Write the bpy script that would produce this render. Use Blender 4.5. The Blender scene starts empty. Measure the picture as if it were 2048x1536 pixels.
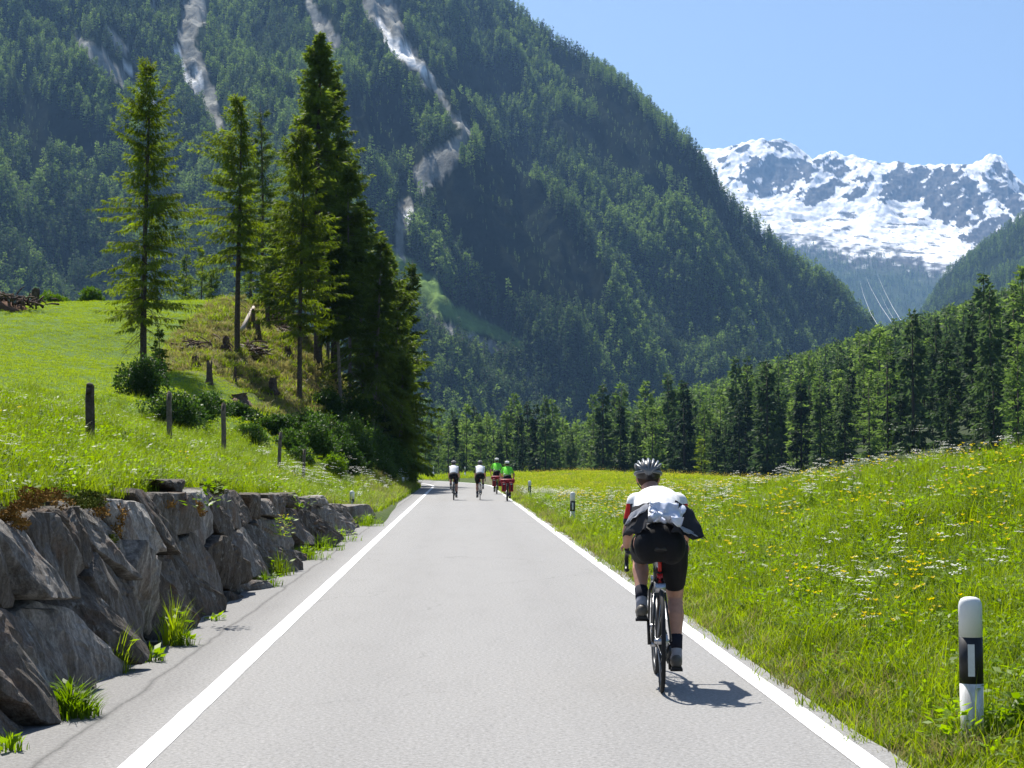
import bpy, bmesh, math, random
import numpy as np
from mathutils import Vector, Matrix, Euler
R = math.radians
SC = bpy.context.scene
COL = SC.collection

# ------------------------------------------------------------------ camera
CAM = np.array([0.0, 0.0, 1.52]); F = 3400.0          # focal length in pixels of the 2048 px wide photo
PB = math.atan(156 / F); PA = math.atan(104 / F * math.cos(PB))
cam_d = bpy.data.cameras.new('camera'); cam = bpy.data.objects.new('camera', cam_d); COL.objects.link(cam)
cam.location = CAM; cam.rotation_euler = (R(90) + PB, 0, -PA)
cam_d.sensor_width = 36; cam_d.lens = 36 * F / 2048; cam_d.clip_start = 0.1; cam_d.clip_end = 40000
SC.camera = cam
RT = np.array([math.cos(PA), -math.sin(PA), 0])
UP = np.array([-math.sin(PA) * math.sin(PB), -math.cos(PA) * math.sin(PB), math.cos(PB)])
FW = np.array([math.sin(PA) * math.cos(PB), math.cos(PA) * math.cos(PB), math.sin(PB)])
def uv(px, py):
    "photo pixel -> slopes (x/y, z/y) of the line of sight"
    px = np.asarray(px, float); py = np.asarray(py, float)
    d = RT * (px[..., None] - 1024) - UP * (py[..., None] - 768) + FW * F
    return d[..., 0] / d[..., 1], d[..., 2] / d[..., 1]
def at(px, py, Y):
    u, v = uv(px, py); return (float(u * Y), float(Y), float(1.52 + v * Y))
def proj(x, y, z):
    p = np.stack([np.asarray(x, float), np.asarray(y, float), np.asarray(z, float) - 1.52], -1)
    w = p @ FW; return 1024 + F * (p @ RT) / w, 768 - F * (p @ UP) / w

# ------------------------------------------------------------------ light
SUN_EL = R(56); SUN_AZ = R(-22)                       # azimuth from +Y, clockwise positive
sun_d = bpy.data.lights.new('sun', 'SUN'); sun = bpy.data.objects.new('sun', sun_d); COL.objects.link(sun)
sun_d.energy = 5.0; sun_d.angle = R(0.53); sun_d.color = (1.0, 0.95, 0.87)
sdir = Vector((math.sin(SUN_AZ) * math.cos(SUN_EL), math.cos(SUN_AZ) * math.cos(SUN_EL), math.sin(SUN_EL)))
sun.rotation_euler = sdir.to_track_quat('Z', 'Y').to_euler(); sun.location = (-20, 30, 60)
W = bpy.data.worlds.new('World'); SC.world = W; W.use_nodes = True
wn = W.node_tree.nodes; wl = W.node_tree.links
sky = wn.new('ShaderNodeTexSky'); sky.sky_type = 'NISHITA'; sky.sun_disc = False
sky.sun_elevation = SUN_EL; sky.sun_rotation = SUN_AZ; sky.altitude = 1600
sky.air_density = 1.0; sky.dust_density = 4.0; sky.ozone_density = 2.8
wl.new(sky.outputs[0], wn['Background'].inputs[0]); wn['Background'].inputs[1].default_value = 0.066
SC.view_settings.view_transform = 'Standard'; SC.view_settings.look = 'None'
SC.view_settings.exposure = 1.0; SC.view_settings.gamma = 1; SC.view_settings.use_curve_mapping = False
SC.render.engine = 'CYCLES'
SC.cycles.max_bounces = 6; SC.cycles.diffuse_bounces = 3; SC.cycles.transmission_bounces = 4
SC.cycles.volume_bounces = 0; SC.cycles.transparent_max_bounces = 4; SC.cycles.glossy_bounces = 2
SC.cycles.use_adaptive_sampling = True; SC.cycles.caustics_reflective = False; SC.cycles.caustics_refractive = False

# ------------------------------------------------------------------ helpers
rng = np.random.default_rng(7)
def hash2(ix, iy, seed):
    n = (ix.astype(np.int64) * 374761393 + iy.astype(np.int64) * 668265263 + seed * 1274126177) & 0xffffffff
    n = ((n ^ (n >> 13)) * 1274126177) & 0xffffffff
    n = ((n ^ (n >> 16)) * 2246822519) & 0xffffffff
    return ((n ^ (n >> 15)) & 0xffff) / 65535.0
def noise(x, y, seed=0):
    x, y = np.broadcast_arrays(np.asarray(x, float), np.asarray(y, float))
    ix = np.floor(x); iy = np.floor(y); fx = x - ix; fy = y - iy
    def g(a, b):
        t = hash2(ix + a, iy + b, seed) * 2 * math.pi
        return np.cos(t) * (fx - a) + np.sin(t) * (fy - b)
    sx = fx * fx * fx * (fx * (fx * 6 - 15) + 10); sy = fy * fy * fy * (fy * (fy * 6 - 15) + 10)
    n0 = g(0, 0) * (1 - sx) + g(1, 0) * sx; n1 = g(0, 1) * (1 - sx) + g(1, 1) * sx
    return (n0 * (1 - sy) + n1 * sy) * 1.5
def fbm(x, y, seed=0, o=4):
    s = 0; a = 1.0; t = 0
    for i in range(o):
        s = s + a * noise(np.asarray(x) * 2 ** i + 17.3 * i, np.asarray(y) * 2 ** i - 9.1 * i, seed + i); t += a; a *= .5
    return s / t
def ridged(x, y, seed=0, o=5):
    s = 0; a = 1.0; t = 0
    for i in range(o):
        s = s + a * (1 - 2 * np.abs(noise(np.asarray(x) * 2 ** i + 7.7 * i, np.asarray(y) * 2 ** i, seed + i))); t += a; a *= .5
    return s / t
def sstep(a, b, x):
    t = np.clip((np.asarray(x, float) - a) / (b - a), 0, 1); return t * t * (3 - 2 * t)
def link(o, parent=None):
    COL.objects.link(o)
    if parent: o.parent = parent
    return o
def mk(name, V, Fc, mat, smooth=False, mi=None, attrs=None, edges=None):
    me = bpy.data.meshes.new(name); V = np.asarray(V, np.float32); me.vertices.add(len(V)); me.vertices.foreach_set('co', V.ravel())
    if isinstance(Fc, np.ndarray): Fc = [Fc]
    if Fc and not isinstance(Fc[0], np.ndarray):
        tot = np.array([len(f) for f in Fc], np.int32); flat = np.array([i for f in Fc for i in f], np.int32)
    else:
        tot = np.concatenate([np.full(len(a), a.shape[1], np.int32) for a in Fc]) if Fc else np.zeros(0, np.int32)
        flat = np.concatenate([a.ravel() for a in Fc]).astype(np.int32) if Fc else np.zeros(0, np.int32)
    if len(flat):
        me.loops.add(len(flat)); me.loops.foreach_set('vertex_index', flat); me.polygons.add(len(tot))
        st = np.concatenate([[0], np.cumsum(tot)[:-1]]).astype(np.int32); me.polygons.foreach_set('loop_start', st)
    for m in (mat if isinstance(mat, (list, tuple)) else [mat]):
        if m: me.materials.append(m)
    if mi is not None: me.polygons.foreach_set('material_index', np.asarray(mi, np.int32))
    if len(flat): me.polygons.foreach_set('use_smooth', np.full(len(tot), smooth))
    if attrs:
        for k, (ty, val) in attrs.items():
            a = me.attributes.new(k, ty, 'POINT'); f = {'FLOAT': 'value', 'INT': 'value', 'FLOAT_VECTOR': 'vector', 'FLOAT_COLOR': 'color'}[ty]
            a.data.foreach_set(f, np.asarray(val, np.int32 if ty == 'INT' else np.float32).ravel())
    me.update(calc_edges=True); me.validate(); return me
def obj(name, me, parent=None, loc=None, **props):
    o = bpy.data.objects.new(name, me); link(o, parent)
    if loc is not None: o.location = loc
    for k, v in props.items(): o[k] = v
    return o
def thing(name, label, cat, loc=(0, 0, 0), rz=0.0, group=None):
    o = bpy.data.objects.new(name, None); link(o); o.empty_display_size = .2; o.location = loc; o.rotation_euler = (0, 0, rz)
    o['label'] = label; o['category'] = cat
    if group: o['group'] = group
    return o
def grid_faces(n, m):
    i = np.arange(n - 1)[:, None] * m + np.arange(m - 1)[None, :]
    return np.stack([i, i + m, i + m + 1, i + 1], -1).reshape(-1, 4)
class MB:
    "collects simple shapes into one mesh"
    def __init__(s): s.V = []; s.F = []
    def add(s, V, Fc):
        b = len(s.V); s.V += [tuple(v) for v in V]; s.F += [tuple(b + i for i in f) for f in Fc]; return s
    def box(s, c, h, rot=None, bev=0.0):
        c = Vector(c); V = []
        for z in (-1, 1):
            for x, y in ((-1, -1), (1, -1), (1, 1), (-1, 1)):
                v = Vector((x * h[0], y * h[1], z * h[2])); V.append(c + (rot @ v if rot else v))
        return s.add(V, [(3, 2, 1, 0), (4, 5, 6, 7), (0, 1, 5, 4), (1, 2, 6, 5), (2, 3, 7, 6), (3, 0, 4, 7)])
    def tube(s, P, r, n=8, cap=True, sq=1.0):
        P = [Vector(p) for p in P]; r = r if isinstance(r, (list, tuple)) else [r] * len(P); V = []; up = None
        for k, p in enumerate(P):
            d = (P[min(k + 1, len(P) - 1)] - P[max(k - 1, 0)]).normalized()
            if up is None: up = Vector((0, 0, 1)) if abs(d.z) < .9 else Vector((1, 0, 0))
            a = d.cross(up).normalized(); b = a.cross(d).normalized(); up = b
            for j in range(n):
                t = 2 * math.pi * j / n; V.append(p + a * (math.cos(t) * r[k]) + b * (math.sin(t) * r[k] * sq))
        Fc = [(k * n + j, k * n + (j + 1) % n, (k + 1) * n + (j + 1) % n, (k + 1) * n + j) for k in range(len(P) - 1) for j in range(n)]
        if cap: Fc += [tuple(range(n - 1, -1, -1)), tuple((len(P) - 1) * n + j for j in range(n))]
        return s.add(V, Fc)
    def ell(s, c, r, nu=12, nv=8, rot=None):
        c = Vector(c); V = []
        for i in range(nv + 1):
            p = math.pi * i / nv
            for j in range(nu):
                t = 2 * math.pi * j / nu; v = Vector((r[0] * math.sin(p) * math.cos(t), r[1] * math.sin(p) * math.sin(t), r[2] * math.cos(p)))
                V.append(c + (rot @ v if rot else v))
        return s.add(V, [(i * nu + j, (i + 1) * nu + j, (i + 1) * nu + (j + 1) % nu, i * nu + (j + 1) % nu) for i in range(nv) for j in range(nu)])
    def ring(s, c, Rr, r, axis='x', n=40, m=6, a0=0, a1=2 * math.pi):
        full = abs(a1 - a0 - 2 * math.pi) < 1e-6; V = []; N = n if full else n + 1
        for i in range(N):
            t = a0 + (a1 - a0) * i / n
            for j in range(m):
                q = 2 * math.pi * j / m; rr = Rr + r * math.cos(q); h = r * math.sin(q)
                p = {'x': (h, rr * math.cos(t), rr * math.sin(t)), 'z': (rr * math.cos(t), rr * math.sin(t), h)}[axis]
                V.append(Vector(c) + Vector(p))
        Fc = [(i * m + j, ((i + 1) % N) * m + j, ((i + 1) % N) * m + (j + 1) % m, i * m + (j + 1) % m) for i in range(n) for j in range(m)]
        return s.add(V, Fc)
    def lathe(s, prof, c=(0, 0, 0), n=16, sx=1, sy=1):
        V = [(c[0] + r * math.cos(2 * math.pi * j / n) * sx, c[1] + r * math.sin(2 * math.pi * j / n) * sy, c[2] + z) for r, z in prof for j in range(n)]
        Fc = [(i * n + j, i * n + (j + 1) % n, (i + 1) * n + (j + 1) % n, (i + 1) * n + j) for i in range(len(prof) - 1) for j in range(n)]
        Fc += [tuple(range(n - 1, -1, -1)), tuple((len(prof) - 1) * n + j for j in range(n))]
        return s.add(V, Fc)
    def mesh(s, name, mat, smooth=True): return mk(name, s.V, list(s.F), mat, smooth)
    def obj(s, name, mat, parent=None, smooth=True, **p): return obj(name, s.mesh(name, mat, smooth), parent, **p)

# ------------------------------------------------------------------ materials
class NT:
    def __init__(s, name):
        s.m = bpy.data.materials.new(name); s.m.use_nodes = True; s.t = s.m.node_tree; s.n = s.t.nodes; s.b = s.n['Principled BSDF']; s.out = s.n['Material Output']
    def l(s, a, b): s.t.links.new(a, b); return s
    def new(s, ty, **kw):
        n = s.n.new(ty)
        for k, v in kw.items():
            if k in n.inputs: n.inputs[k].default_value = v
            else: setattr(n, k, v)
        return n
    def coord(s, kind='Object', scale=(1, 1, 1), rot=(0, 0, 0)):
        if kind == 'Position': c = s.new('ShaderNodeNewGeometry').outputs['Position']
        else: c = s.new('ShaderNodeTexCoord').outputs[kind]
        mp = s.new('ShaderNodeMapping'); mp.inputs['Scale'].default_value = scale; mp.inputs['Rotation'].default_value = rot
        s.l(c, mp.inputs[0]); return mp.outputs[0]
    def noise(s, vec, sc, det=4, rough=.6, dist=0):
        n = s.new('ShaderNodeTexNoise'); n.inputs['Scale'].default_value = sc; n.inputs['Detail'].default_value = det
        n.inputs['Roughness'].default_value = rough; n.inputs['Distortion'].default_value = dist; s.l(vec, n.inputs['Vector']); return n.outputs['Fac']
    def ramp(s, fac, stops, interp='LINEAR'):
        r = s.new('ShaderNodeValToRGB'); r.color_ramp.interpolation = interp; e = r.color_ramp.elements
        while len(e) < len(stops): e.new(.5)
        for i, (p, c) in enumerate(stops):
            e[i].position = p; e[i].color = (c, c, c, 1) if isinstance(c, (int, float)) else (*c, 1)
        s.l(fac, r.inputs[0]); return r.outputs[0]
    def mix(s, fac, a, b, mode='MIX'):
        m = s.new('ShaderNodeMix', data_type='RGBA', blend_type=mode)
        for i, v in ((0, fac), (6, a), (7, b)):
            if hasattr(v, 'links'): s.l(v, m.inputs[i])
            else: m.inputs[i].default_value = v if isinstance(v, (int, float)) else (*v, 1)
        return m.outputs[2]
    def math(s, op, a, b=0.0):
        m = s.new('ShaderNodeMath', operation=op)
        for inp, v in ((m.inputs[0], a), (m.inputs[1], b)):
            if hasattr(v, 'links'): s.l(v, inp)
            else: inp.default_value = v
        return m.outputs[0]
    def bump(s, h, strength=.5, dist=.01):
        b = s.new('ShaderNodeBump'); b.inputs['Strength'].default_value = strength; b.inputs['Distance'].default_value = dist
        s.l(h, b.inputs['Height']); s.l(b.outputs[0], s.b.inputs['Normal']); return s
    def base(s, c, rough=.7, spec=.3):
        if hasattr(c, 'links'): s.l(c, s.b.inputs['Base Color'])
        else: s.b.inputs['Base Color'].default_value = (*c, 1)
        s.b.inputs['Roughness'].default_value = rough; s.b.inputs['Specular IOR Level'].default_value = spec; return s
def plain(name, c, rough=.6, spec=.4, var=.12, scale=20, metal=0, bump=0):
    t = NT(name); n = t.noise(t.coord(), scale, 5)
    t.base(t.ramp(n, [(.3, tuple(v * (1 - var) for v in c)), (.7, tuple(min(1, v * (1 + var)) for v in c))]), rough, spec)
    t.b.inputs['Metallic'].default_value = metal
    if bump: t.bump(n, bump, .01)
    return t.m
def leafmat(name, c, c2, trans=.45, rough=.6, obvar=.35, attr=None, nscale=.6, spec=.2):
    "diffuse leaf with light passing through; colour drifts by instance and by place"
    t = NT(name); oi = t.new('ShaderNodeObjectInfo').outputs['Random']
    n = t.noise(t.coord('Position'), nscale, 3)
    f = t.math('ADD', t.math('MULTIPLY', oi, obvar), t.math('MULTIPLY', n, 1 - obvar))
    c0 = t.ramp(f, [(.28, c), (.72, c2)])
    t.base(c0, rough, spec)
    tr = t.new('ShaderNodeBsdfTranslucent'); hs = t.new('ShaderNodeHueSaturation'); hs.inputs['Saturation'].default_value = 1.15; hs.inputs['Value'].default_value = 1.25
    t.l(c0, hs.inputs['Color']); t.l(hs.outputs[0], tr.inputs['Color'])
    mx = t.new('ShaderNodeMixShader'); mx.inputs[0].default_value = trans
    t.l(t.b.outputs[0], mx.inputs[1]); t.l(tr.outputs[0], mx.inputs[2]); t.l(mx.outputs[0], t.out.inputs['Surface']); return t.m
M = {}
t = NT('asphalt'); v = t.coord('Position'); big = t.noise(t.coord('Position', (1, .25, 1)), .5, 4); sp = t.noise(v, 62, 3, .85); sp2 = t.noise(v, 35, 3, .7)
sep = t.new('ShaderNodeSeparateXYZ'); t.l(v, sep.inputs[0])
base = t.ramp(big, [(.3, (.218, .215, .210)), (.7, (.230, .227, .222))])
grain = t.ramp(t.math('ADD', t.math('MULTIPLY', sp, .5), t.math('MULTIPLY', sp2, .5)), [(.3, .42), (.5, 1.0), (.7, 1.6)])
c = t.mix(1.0, base, grain, 'MULTIPLY')
wig = t.math('ADD', sep.outputs[0], t.math('MULTIPLY', t.math('SUBTRACT', t.noise(t.coord('Position', (1, .6, 1)), 1.2, 5), .5), .16))
crack = t.ramp(t.math('ABSOLUTE', t.math('ADD', wig, 2.12)), [(0.0, .45), (.012, .75), (.035, 1.0)])
edge = t.ramp(t.math('MULTIPLY', wig, -.5), [(.86, 1.0), (1.04, .80), (1.1, .8)])
dirt = t.ramp(t.noise(t.coord('Position', (2, .5, 1)), 1.6, 6), [(.5, 1.0), (.75, .93)])
trk = t.ramp(t.math('ABSOLUTE', t.math('SUBTRACT', t.math('ABSOLUTE', t.math('SUBTRACT', wig, .2)), .85)), [(.0, .96), (.45, 1.01)]); c = t.mix(1.0, c, trk, 'MULTIPLY')
fcr = t.new('ShaderNodeTexVoronoi', feature='DISTANCE_TO_EDGE'); fcr.inputs['Scale'].default_value = .32; wv = t.new('ShaderNodeVectorMath', operation='ADD'); nn = t.new('ShaderNodeTexNoise'); nn.inputs['Scale'].default_value = 1.3; nn.inputs['Detail'].default_value = 6; t.l(t.coord('Position'), nn.inputs['Vector']); t.l(t.coord('Position', (1, .45, 1)), wv.inputs[0]); t.l(nn.outputs['Color'], wv.inputs[1]); t.l(wv.outputs[0], fcr.inputs['Vector'])
c = t.mix(t.ramp(t.noise(t.coord('Position'), .35, 3), [(.52, 0.0), (.6, 1.0)]), c, t.mix(1.0, c, t.ramp(fcr.outputs['Distance'], [(0.0, .72), (.006, 1.0)]), 'MULTIPLY'))
c = t.mix(1.0, t.mix(1.0, t.mix(1.0, c, crack, 'MULTIPLY'), edge, 'MULTIPLY'), dirt, 'MULTIPLY')
t.base(c, .82, .3).bump(t.math('ADD', sp, sp2), .6, .004); M['asphalt'] = t.m
t = NT('road paint'); v = t.coord('Position'); n = t.noise(v, 60, 4, .8)
t.base(t.mix(t.ramp(t.noise(t.coord('Position', (1, .3, 1)), 6, 6, .8), [(.50, 0.0), (.66, .6)]), t.ramp(n, [(.25, .62), (.6, .8)]), (.3, .29, .28)), .7, .3).bump(n, .4, .003); M['paint'] = t.m
t = NT('ground soil'); v = t.coord('Position'); n = t.noise(v, 1.1, 7, .65); n2 = t.noise(v, 14, 5, .7)
at_ = t.new('ShaderNodeAttribute', attribute_name='col')
t.base(t.mix(1.0, at_.outputs['Color'], t.ramp(t.math('ADD', t.math('MULTIPLY', n, .5), t.math('MULTIPLY', n2, .5)), [(.3, .55), (.7, 1.4)]), 'MULTIPLY'), .9, .1).bump(n2, .9, .08); M['ground'] = t.m
def mountmat(name, sc, bs, bd):
    t = NT(name); v = t.coord('Position'); n = t.noise(v, sc, 8, .7)
    a = t.new('ShaderNodeAttribute', attribute_name='col')
    t.base(t.mix(1.0, a.outputs['Color'], t.ramp(n, [(.3, .6), (.7, 1.4)]), 'MULTIPLY'), 1.0, 0.0).bump(n, bs, bd); return t.m
M['mountain'] = mountmat('mountain cover', .05, .8, 6); M['snowmount'] = mountmat('snow and rock', .012, .35, 12)
# ------------------------------------------------------------------ near terrain heights
LROWS = [
 (-30, [(-2.9, 1.2), (-4, 1.5), (-6, 2.0), (-9, 2.4), (-15, 2.7), (-60, 3.5)]),
 (12, [(-2.9, 1.2), (-4, 1.5), (-6, 2.0), (-9, 2.4), (-15, 2.7), (-60, 3.5)]),
 (22, [(-2.9, 1.1), (-4, 1.4), (-5, 1.75), (-6.2, 2.3), (-8, 2.6), (-15, 3), (-60, 5)]),
 (30, [(-2.9, .85), (-4, 1.25), (-5.1, 1.75), (-6.5, 2.1), (-9, 2.5), (-16, 3.1), (-60, 7)]),
 (40, [(-2.8, .3), (-4, .9), (-5.3, 1.6), (-7, 1.95), (-10, 2.2), (-20, 3), (-60, 8)]),
 (50, [(-2.7, .05), (-4, .45), (-5, .8), (-7, 1.4), (-10, 2.2), (-15, 2.9), (-30, 5), (-60, 9)]),
 (60, [(-2.6, 0), (-3.5, .2), (-5.6, 1.1), (-8.3, 2.4), (-11.8, 3.6), (-16.2, 4.1), (-30, 6), (-60, 10)]),
 (72, [(-2.6, 0), (-3.5, .3), (-5.5, 1.6), (-8, 3.2), (-12, 4.8), (-17, 5.3), (-30, 7.5), (-60, 12)]),
 (85, [(-2.6, 0), (-3.3, .4), (-5.5, 2.0), (-8, 4.0), (-11.3, 6.2), (-15.9, 6.3), (-23, 7.5), (-40, 9.5), (-60, 12)]),
 (98, [(-2.8, 0), (-3.4, .8), (-5.5, 3.6), (-8.5, 7.3), (-12, 9.6), (-16, 9.7), (-26, 10), (-60, 13)]),
 (110, [(-3.6, 0), (-4.4, 1.2), (-6, 4.6), (-9, 9), (-11.5, 11.5), (-14.5, 12.1), (-23, 12.0), (-30, 11.6), (-60, 13)]),
 (122, [(-6, 0), (-7, 1.5), (-9.5, 6.5), (-12, 10), (-16, 11.5), (-30, 11), (-60, 12)]),
 (145, [(-18, 0), (-21, 2), (-30, 5), (-60, 8)]), (175, [(-34, -.5), (-60, 1)]), (400, [(-60, -4)])]
RROWS = [
 (-30, [(2.4, -.02), (2.8, .02), (3.4, .12), (5, .5), (7, 1.0), (9, 1.4), (14, 1.7), (60, 2)]),
 (14, [(2.4, -.02), (2.8, .02), (3.4, .12), (5, .5), (7, 1.05), (9, 1.4), (14, 1.7), (60, 2)]),
 (25, [(2.4, -.02), (3, .05), (5, .5), (8.3, 1.42), (11, 1.7), (16, 1.8), (60, 2)]),
 (40, [(2.4, -.02), (3.2, .03), (5, .2), (8, .85), (11, 1.2), (16, 1.3), (60, 1)]),
 (55, [(2.4, -.02), (3.5, -.05), (5, -.1), (7.8, .1), (12, .5), (20, .5), (60, 0)]),
 (75, [(2.4, -.02), (4, -.15), (8, -.2), (15, .0), (30, 0), (60, -1)]),
 (98, [(2.5, -.02), (4, .1), (8, .4), (14, .5), (30, 0), (60, -1.5)]),
 (125, [(1.6, 0), (3.5, .3), (8, .75), (14, .65), (30, -.5), (60, -3)]),
 (155, [(-3, 0), (2, .35), (10, .3), (20, -.5), (60, -4)]), (200, [(-30, .2), (0, 0), (60, -4)]), (400, [(0, -3), (60, -3)])]
GX = np.arange(-60, 60.01, .25); GY = np.arange(-30, 400.01, 1.0)
def road_cx(y):
    "x shift of the road where it bends left"
    y = np.asarray(y, float); d = np.clip(y - 104, 0, 85); return -(130 - np.sqrt(130.0 ** 2 - d ** 2))
def table(rows, left):
    ys = [r[0] for r in rows]; Z = np.array([np.interp(GX, *zip(*sorted(r[1]))) for r in rows])
    out = np.array([np.interp(GY, ys, Z[:, i]) for i in range(len(GX))]).T
    k = np.exp(-np.linspace(-2, 2, 11) ** 2); k /= k.sum()
    P = np.pad(out, ((5, 5), (0, 0)), 'edge'); out = sum(k[i] * P[i:i + len(GY)] for i in range(11))
    k = np.array([1, 2, 1.]) / 4; P = np.pad(out, ((0, 0), (1, 1)), 'edge'); return sum(k[i] * P[:, i:i + len(GX)] for i in range(3))
TL = table(LROWS, 1); TR = table(RROWS, 0)
def lut(T, x, y):
    fx = np.clip((x - GX[0]) / .25, 0, len(GX) - 1.001); fy = np.clip((y - GY[0]), 0, len(GY) - 1.001)
    i = fx.astype(int); j = fy.astype(int); a = fx - i; b = fy - j
    return (T[j, i] * (1 - a) + T[j, i + 1] * a) * (1 - b) + (T[j + 1, i] * (1 - a) + T[j + 1, i + 1] * a) * b
def far_ground(x, y):
    z = -4 + (18 * (np.clip(x - 20, 0, 76) / 76) ** 2.2 + .31 * np.clip(x - 96, 0, 400)) * sstep(120, 230, y) * (1 - sstep(1500, 2600, y))
    return z + fbm(x / 60, y / 60, 5, 3) * 2.5 * sstep(200, 400, y)
WALLX = -2.62
def ground(x, y):
    x = np.asarray(x, float); y = np.asarray(y, float); x, y = np.broadcast_arrays(x, y)
    zl = lut(TL, x, y); zr = lut(TR, x, y); cx = road_cx(y) + .2
    n = fbm(x / 5, y / 6, 3, 4) * .22 + fbm(x / 1.2, y / 1.2, 4, 3) * .05
    knoll = sstep(-16, -13, x) * (1 - sstep(-7.5, -6, x)) * sstep(74, 84, y) * (1 - sstep(110, 116, y))
    d = np.abs(x - cx)
    z = np.where(x < cx, zl, zr) + n * sstep(2.3, 5.0, d) + knoll * (np.abs(fbm(x / 1.5, y / 2.0, 9, 3)) * 1.3 - .2)
    z = z * sstep(2.0, 2.5, d) - .05 * (1 - sstep(2.0, 2.5, d))
    wl = (y < 42) & (x > WALLX - .44) & (x < 0)
    z = np.where(wl, -.05, z)
    f = sstep(170, 260, y); out = np.abs(x) > 60
    zf = far_ground(x, y); z = z * (1 - f) + zf * f
    return z
XS = np.unique(np.concatenate([-np.geomspace(60, 3500, 26)[::-1], np.arange(-60, -20, 1.0), np.arange(-20, -8, .5), np.arange(-8, 12, .2), np.arange(12, 30, .6), np.arange(30, 61, 1.5), np.geomspace(60.5, 3500, 26), [WALLX - .445, WALLX - .435]]))
YS = np.unique(np.concatenate([[-3000, -600, -120], np.arange(-30, 5, 2.), np.arange(5, 60, .4), np.arange(60, 130, .7), np.arange(130, 200, 2), np.geomspace(200, 13000, 60)]))
gx, gy = np.meshgrid(XS, YS, indexing='ij'); gz = ground(gx, gy)
colr = np.zeros(gx.shape + (4,)); colr[..., 3] = 1
G_NEAR = np.array([.062, .095, .022]); G_FIELD = np.array([.10, .17, .030]); G_YEL = np.array([.13, .15, .02]); G_DRY = np.array([.15, .13, .055]); G_FOR = np.array([.035, .05, .022])
col = np.broadcast_to(G_NEAR, gx.shape + (3,)).copy()
def blend(m, c):
    global col
    col = col * (1 - m[..., None]) + c * m[..., None]
fieldm = sstep(52, 60, gy) * (gx < -6) * (gy < 150); blend(fieldm.astype(float), G_FIELD)
kn = sstep(-15.5, -13, gx + fbm(gx / 2, gy / 2, 33) * 1.5 + (100 - gy) * .08) * (gx < -3) * sstep(76, 82, gy) * (gy < 118); blend(kn * 1.0, G_DRY)
blend((gx > 3) * sstep(62, 80, gy) * (1 - sstep(150, 190, gy)) * .8, G_YEL)
blend(np.maximum(sstep(215, 260, gy), sstep(.12, .2, gx / np.maximum(gy, 1)) * sstep(120, 160, gy)), G_FOR)
blend(np.exp(-((np.abs(gx - 2.15 - (gx < 0) * -4.9)) / .35) ** 2) * (gy < 150) * .7, np.array([.16, .14, .10]))
colr[..., :3] = col
obj('ground', mk('ground', np.stack([gx, gy, gz], -1).reshape(-1, 3), grid_faces(*gx.shape)[:, ::-1], M['ground'], True, attrs={'col': ('FLOAT_COLOR', colr.reshape(-1, 4))}), kind='structure')

# road and its painted edge lines
def strip(name, x0, x1, z, mat, kind='structure', wob=0.0, y0=-30, n=1, y1=188):
    ys = np.concatenate([np.arange(y0, 100, .5), np.arange(100, y1, 1.)]); V = []
    th = np.gradient(road_cx(ys), ys)
    for f in np.linspace(0, 1, n + 1):
        off = x0 + (x1 - x0) * f; w = wob * fbm(ys * 1.3, ys * 0 + off, 21, 4) * (1 if f in (0, 1) else 0)
        V.append(np.stack([road_cx(ys) + (off + w) * np.cos(th), ys - (off + w) * np.sin(th), np.full(len(ys), z)], -1))
    V = np.array(V); return obj(name, mk(name, V.reshape(-1, 3), grid_faces(n + 1, len(ys)), mat, True), kind=kind)
strip('road', -2.52, 2.24, 0.0, M['asphalt'], wob=.06, n=8)
strip('edge_line', -1.70, -1.56, .004, M['paint'], wob=.008)
strip('edge_line', 1.99, 2.13, .004, M['paint'], wob=.008)

# ------------------------------------------------------------------ mountains
def polydist(px, py, pts):
    d = np.full(px.shape, 1e9)
    for (ax, ay), (bx, by) in zip(pts[:-1], pts[1:]):
        L = (bx - ax) ** 2 + (by - ay) ** 2 + 1e-9; t = np.clip(((px - ax) * (bx - ax) + (py - ay) * (by - ay)) / L, 0, 1)
        d = np.minimum(d, np.hypot(px - ax - t * (bx - ax), py - ay - t * (by - ay)))
    return d
def band(px, py, pts):
    "signed distance to a tapering band, pts = (x, y, half width)"
    d = np.full(px.shape, 1e9)
    for (ax, ay, aw), (bx, by, bw) in zip(pts[:-1], pts[1:]):
        L = (bx - ax) ** 2 + (by - ay) ** 2 + 1e-9; t = np.clip(((px - ax) * (bx - ax) + (py - ay) * (by - ay)) / L, 0, 1)
        d = np.minimum(d, np.hypot(px - ax - t * (bx - ax), py - ay - t * (by - ay)) - (aw + (bw - aw) * t))
    return d
def inpoly(px, py, poly):
    c = np.zeros(px.shape, bool); n = len(poly)
    for i in range(n):
        x0, y0 = poly[i]; x1, y1 = poly[(i + 1) % n]
        k = ((y0 > py) != (y1 > py)) & (px < (x1 - x0) * (py - y0) / (y1 - y0 + 1e-9) + x0); c ^= k
    return c
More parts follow.
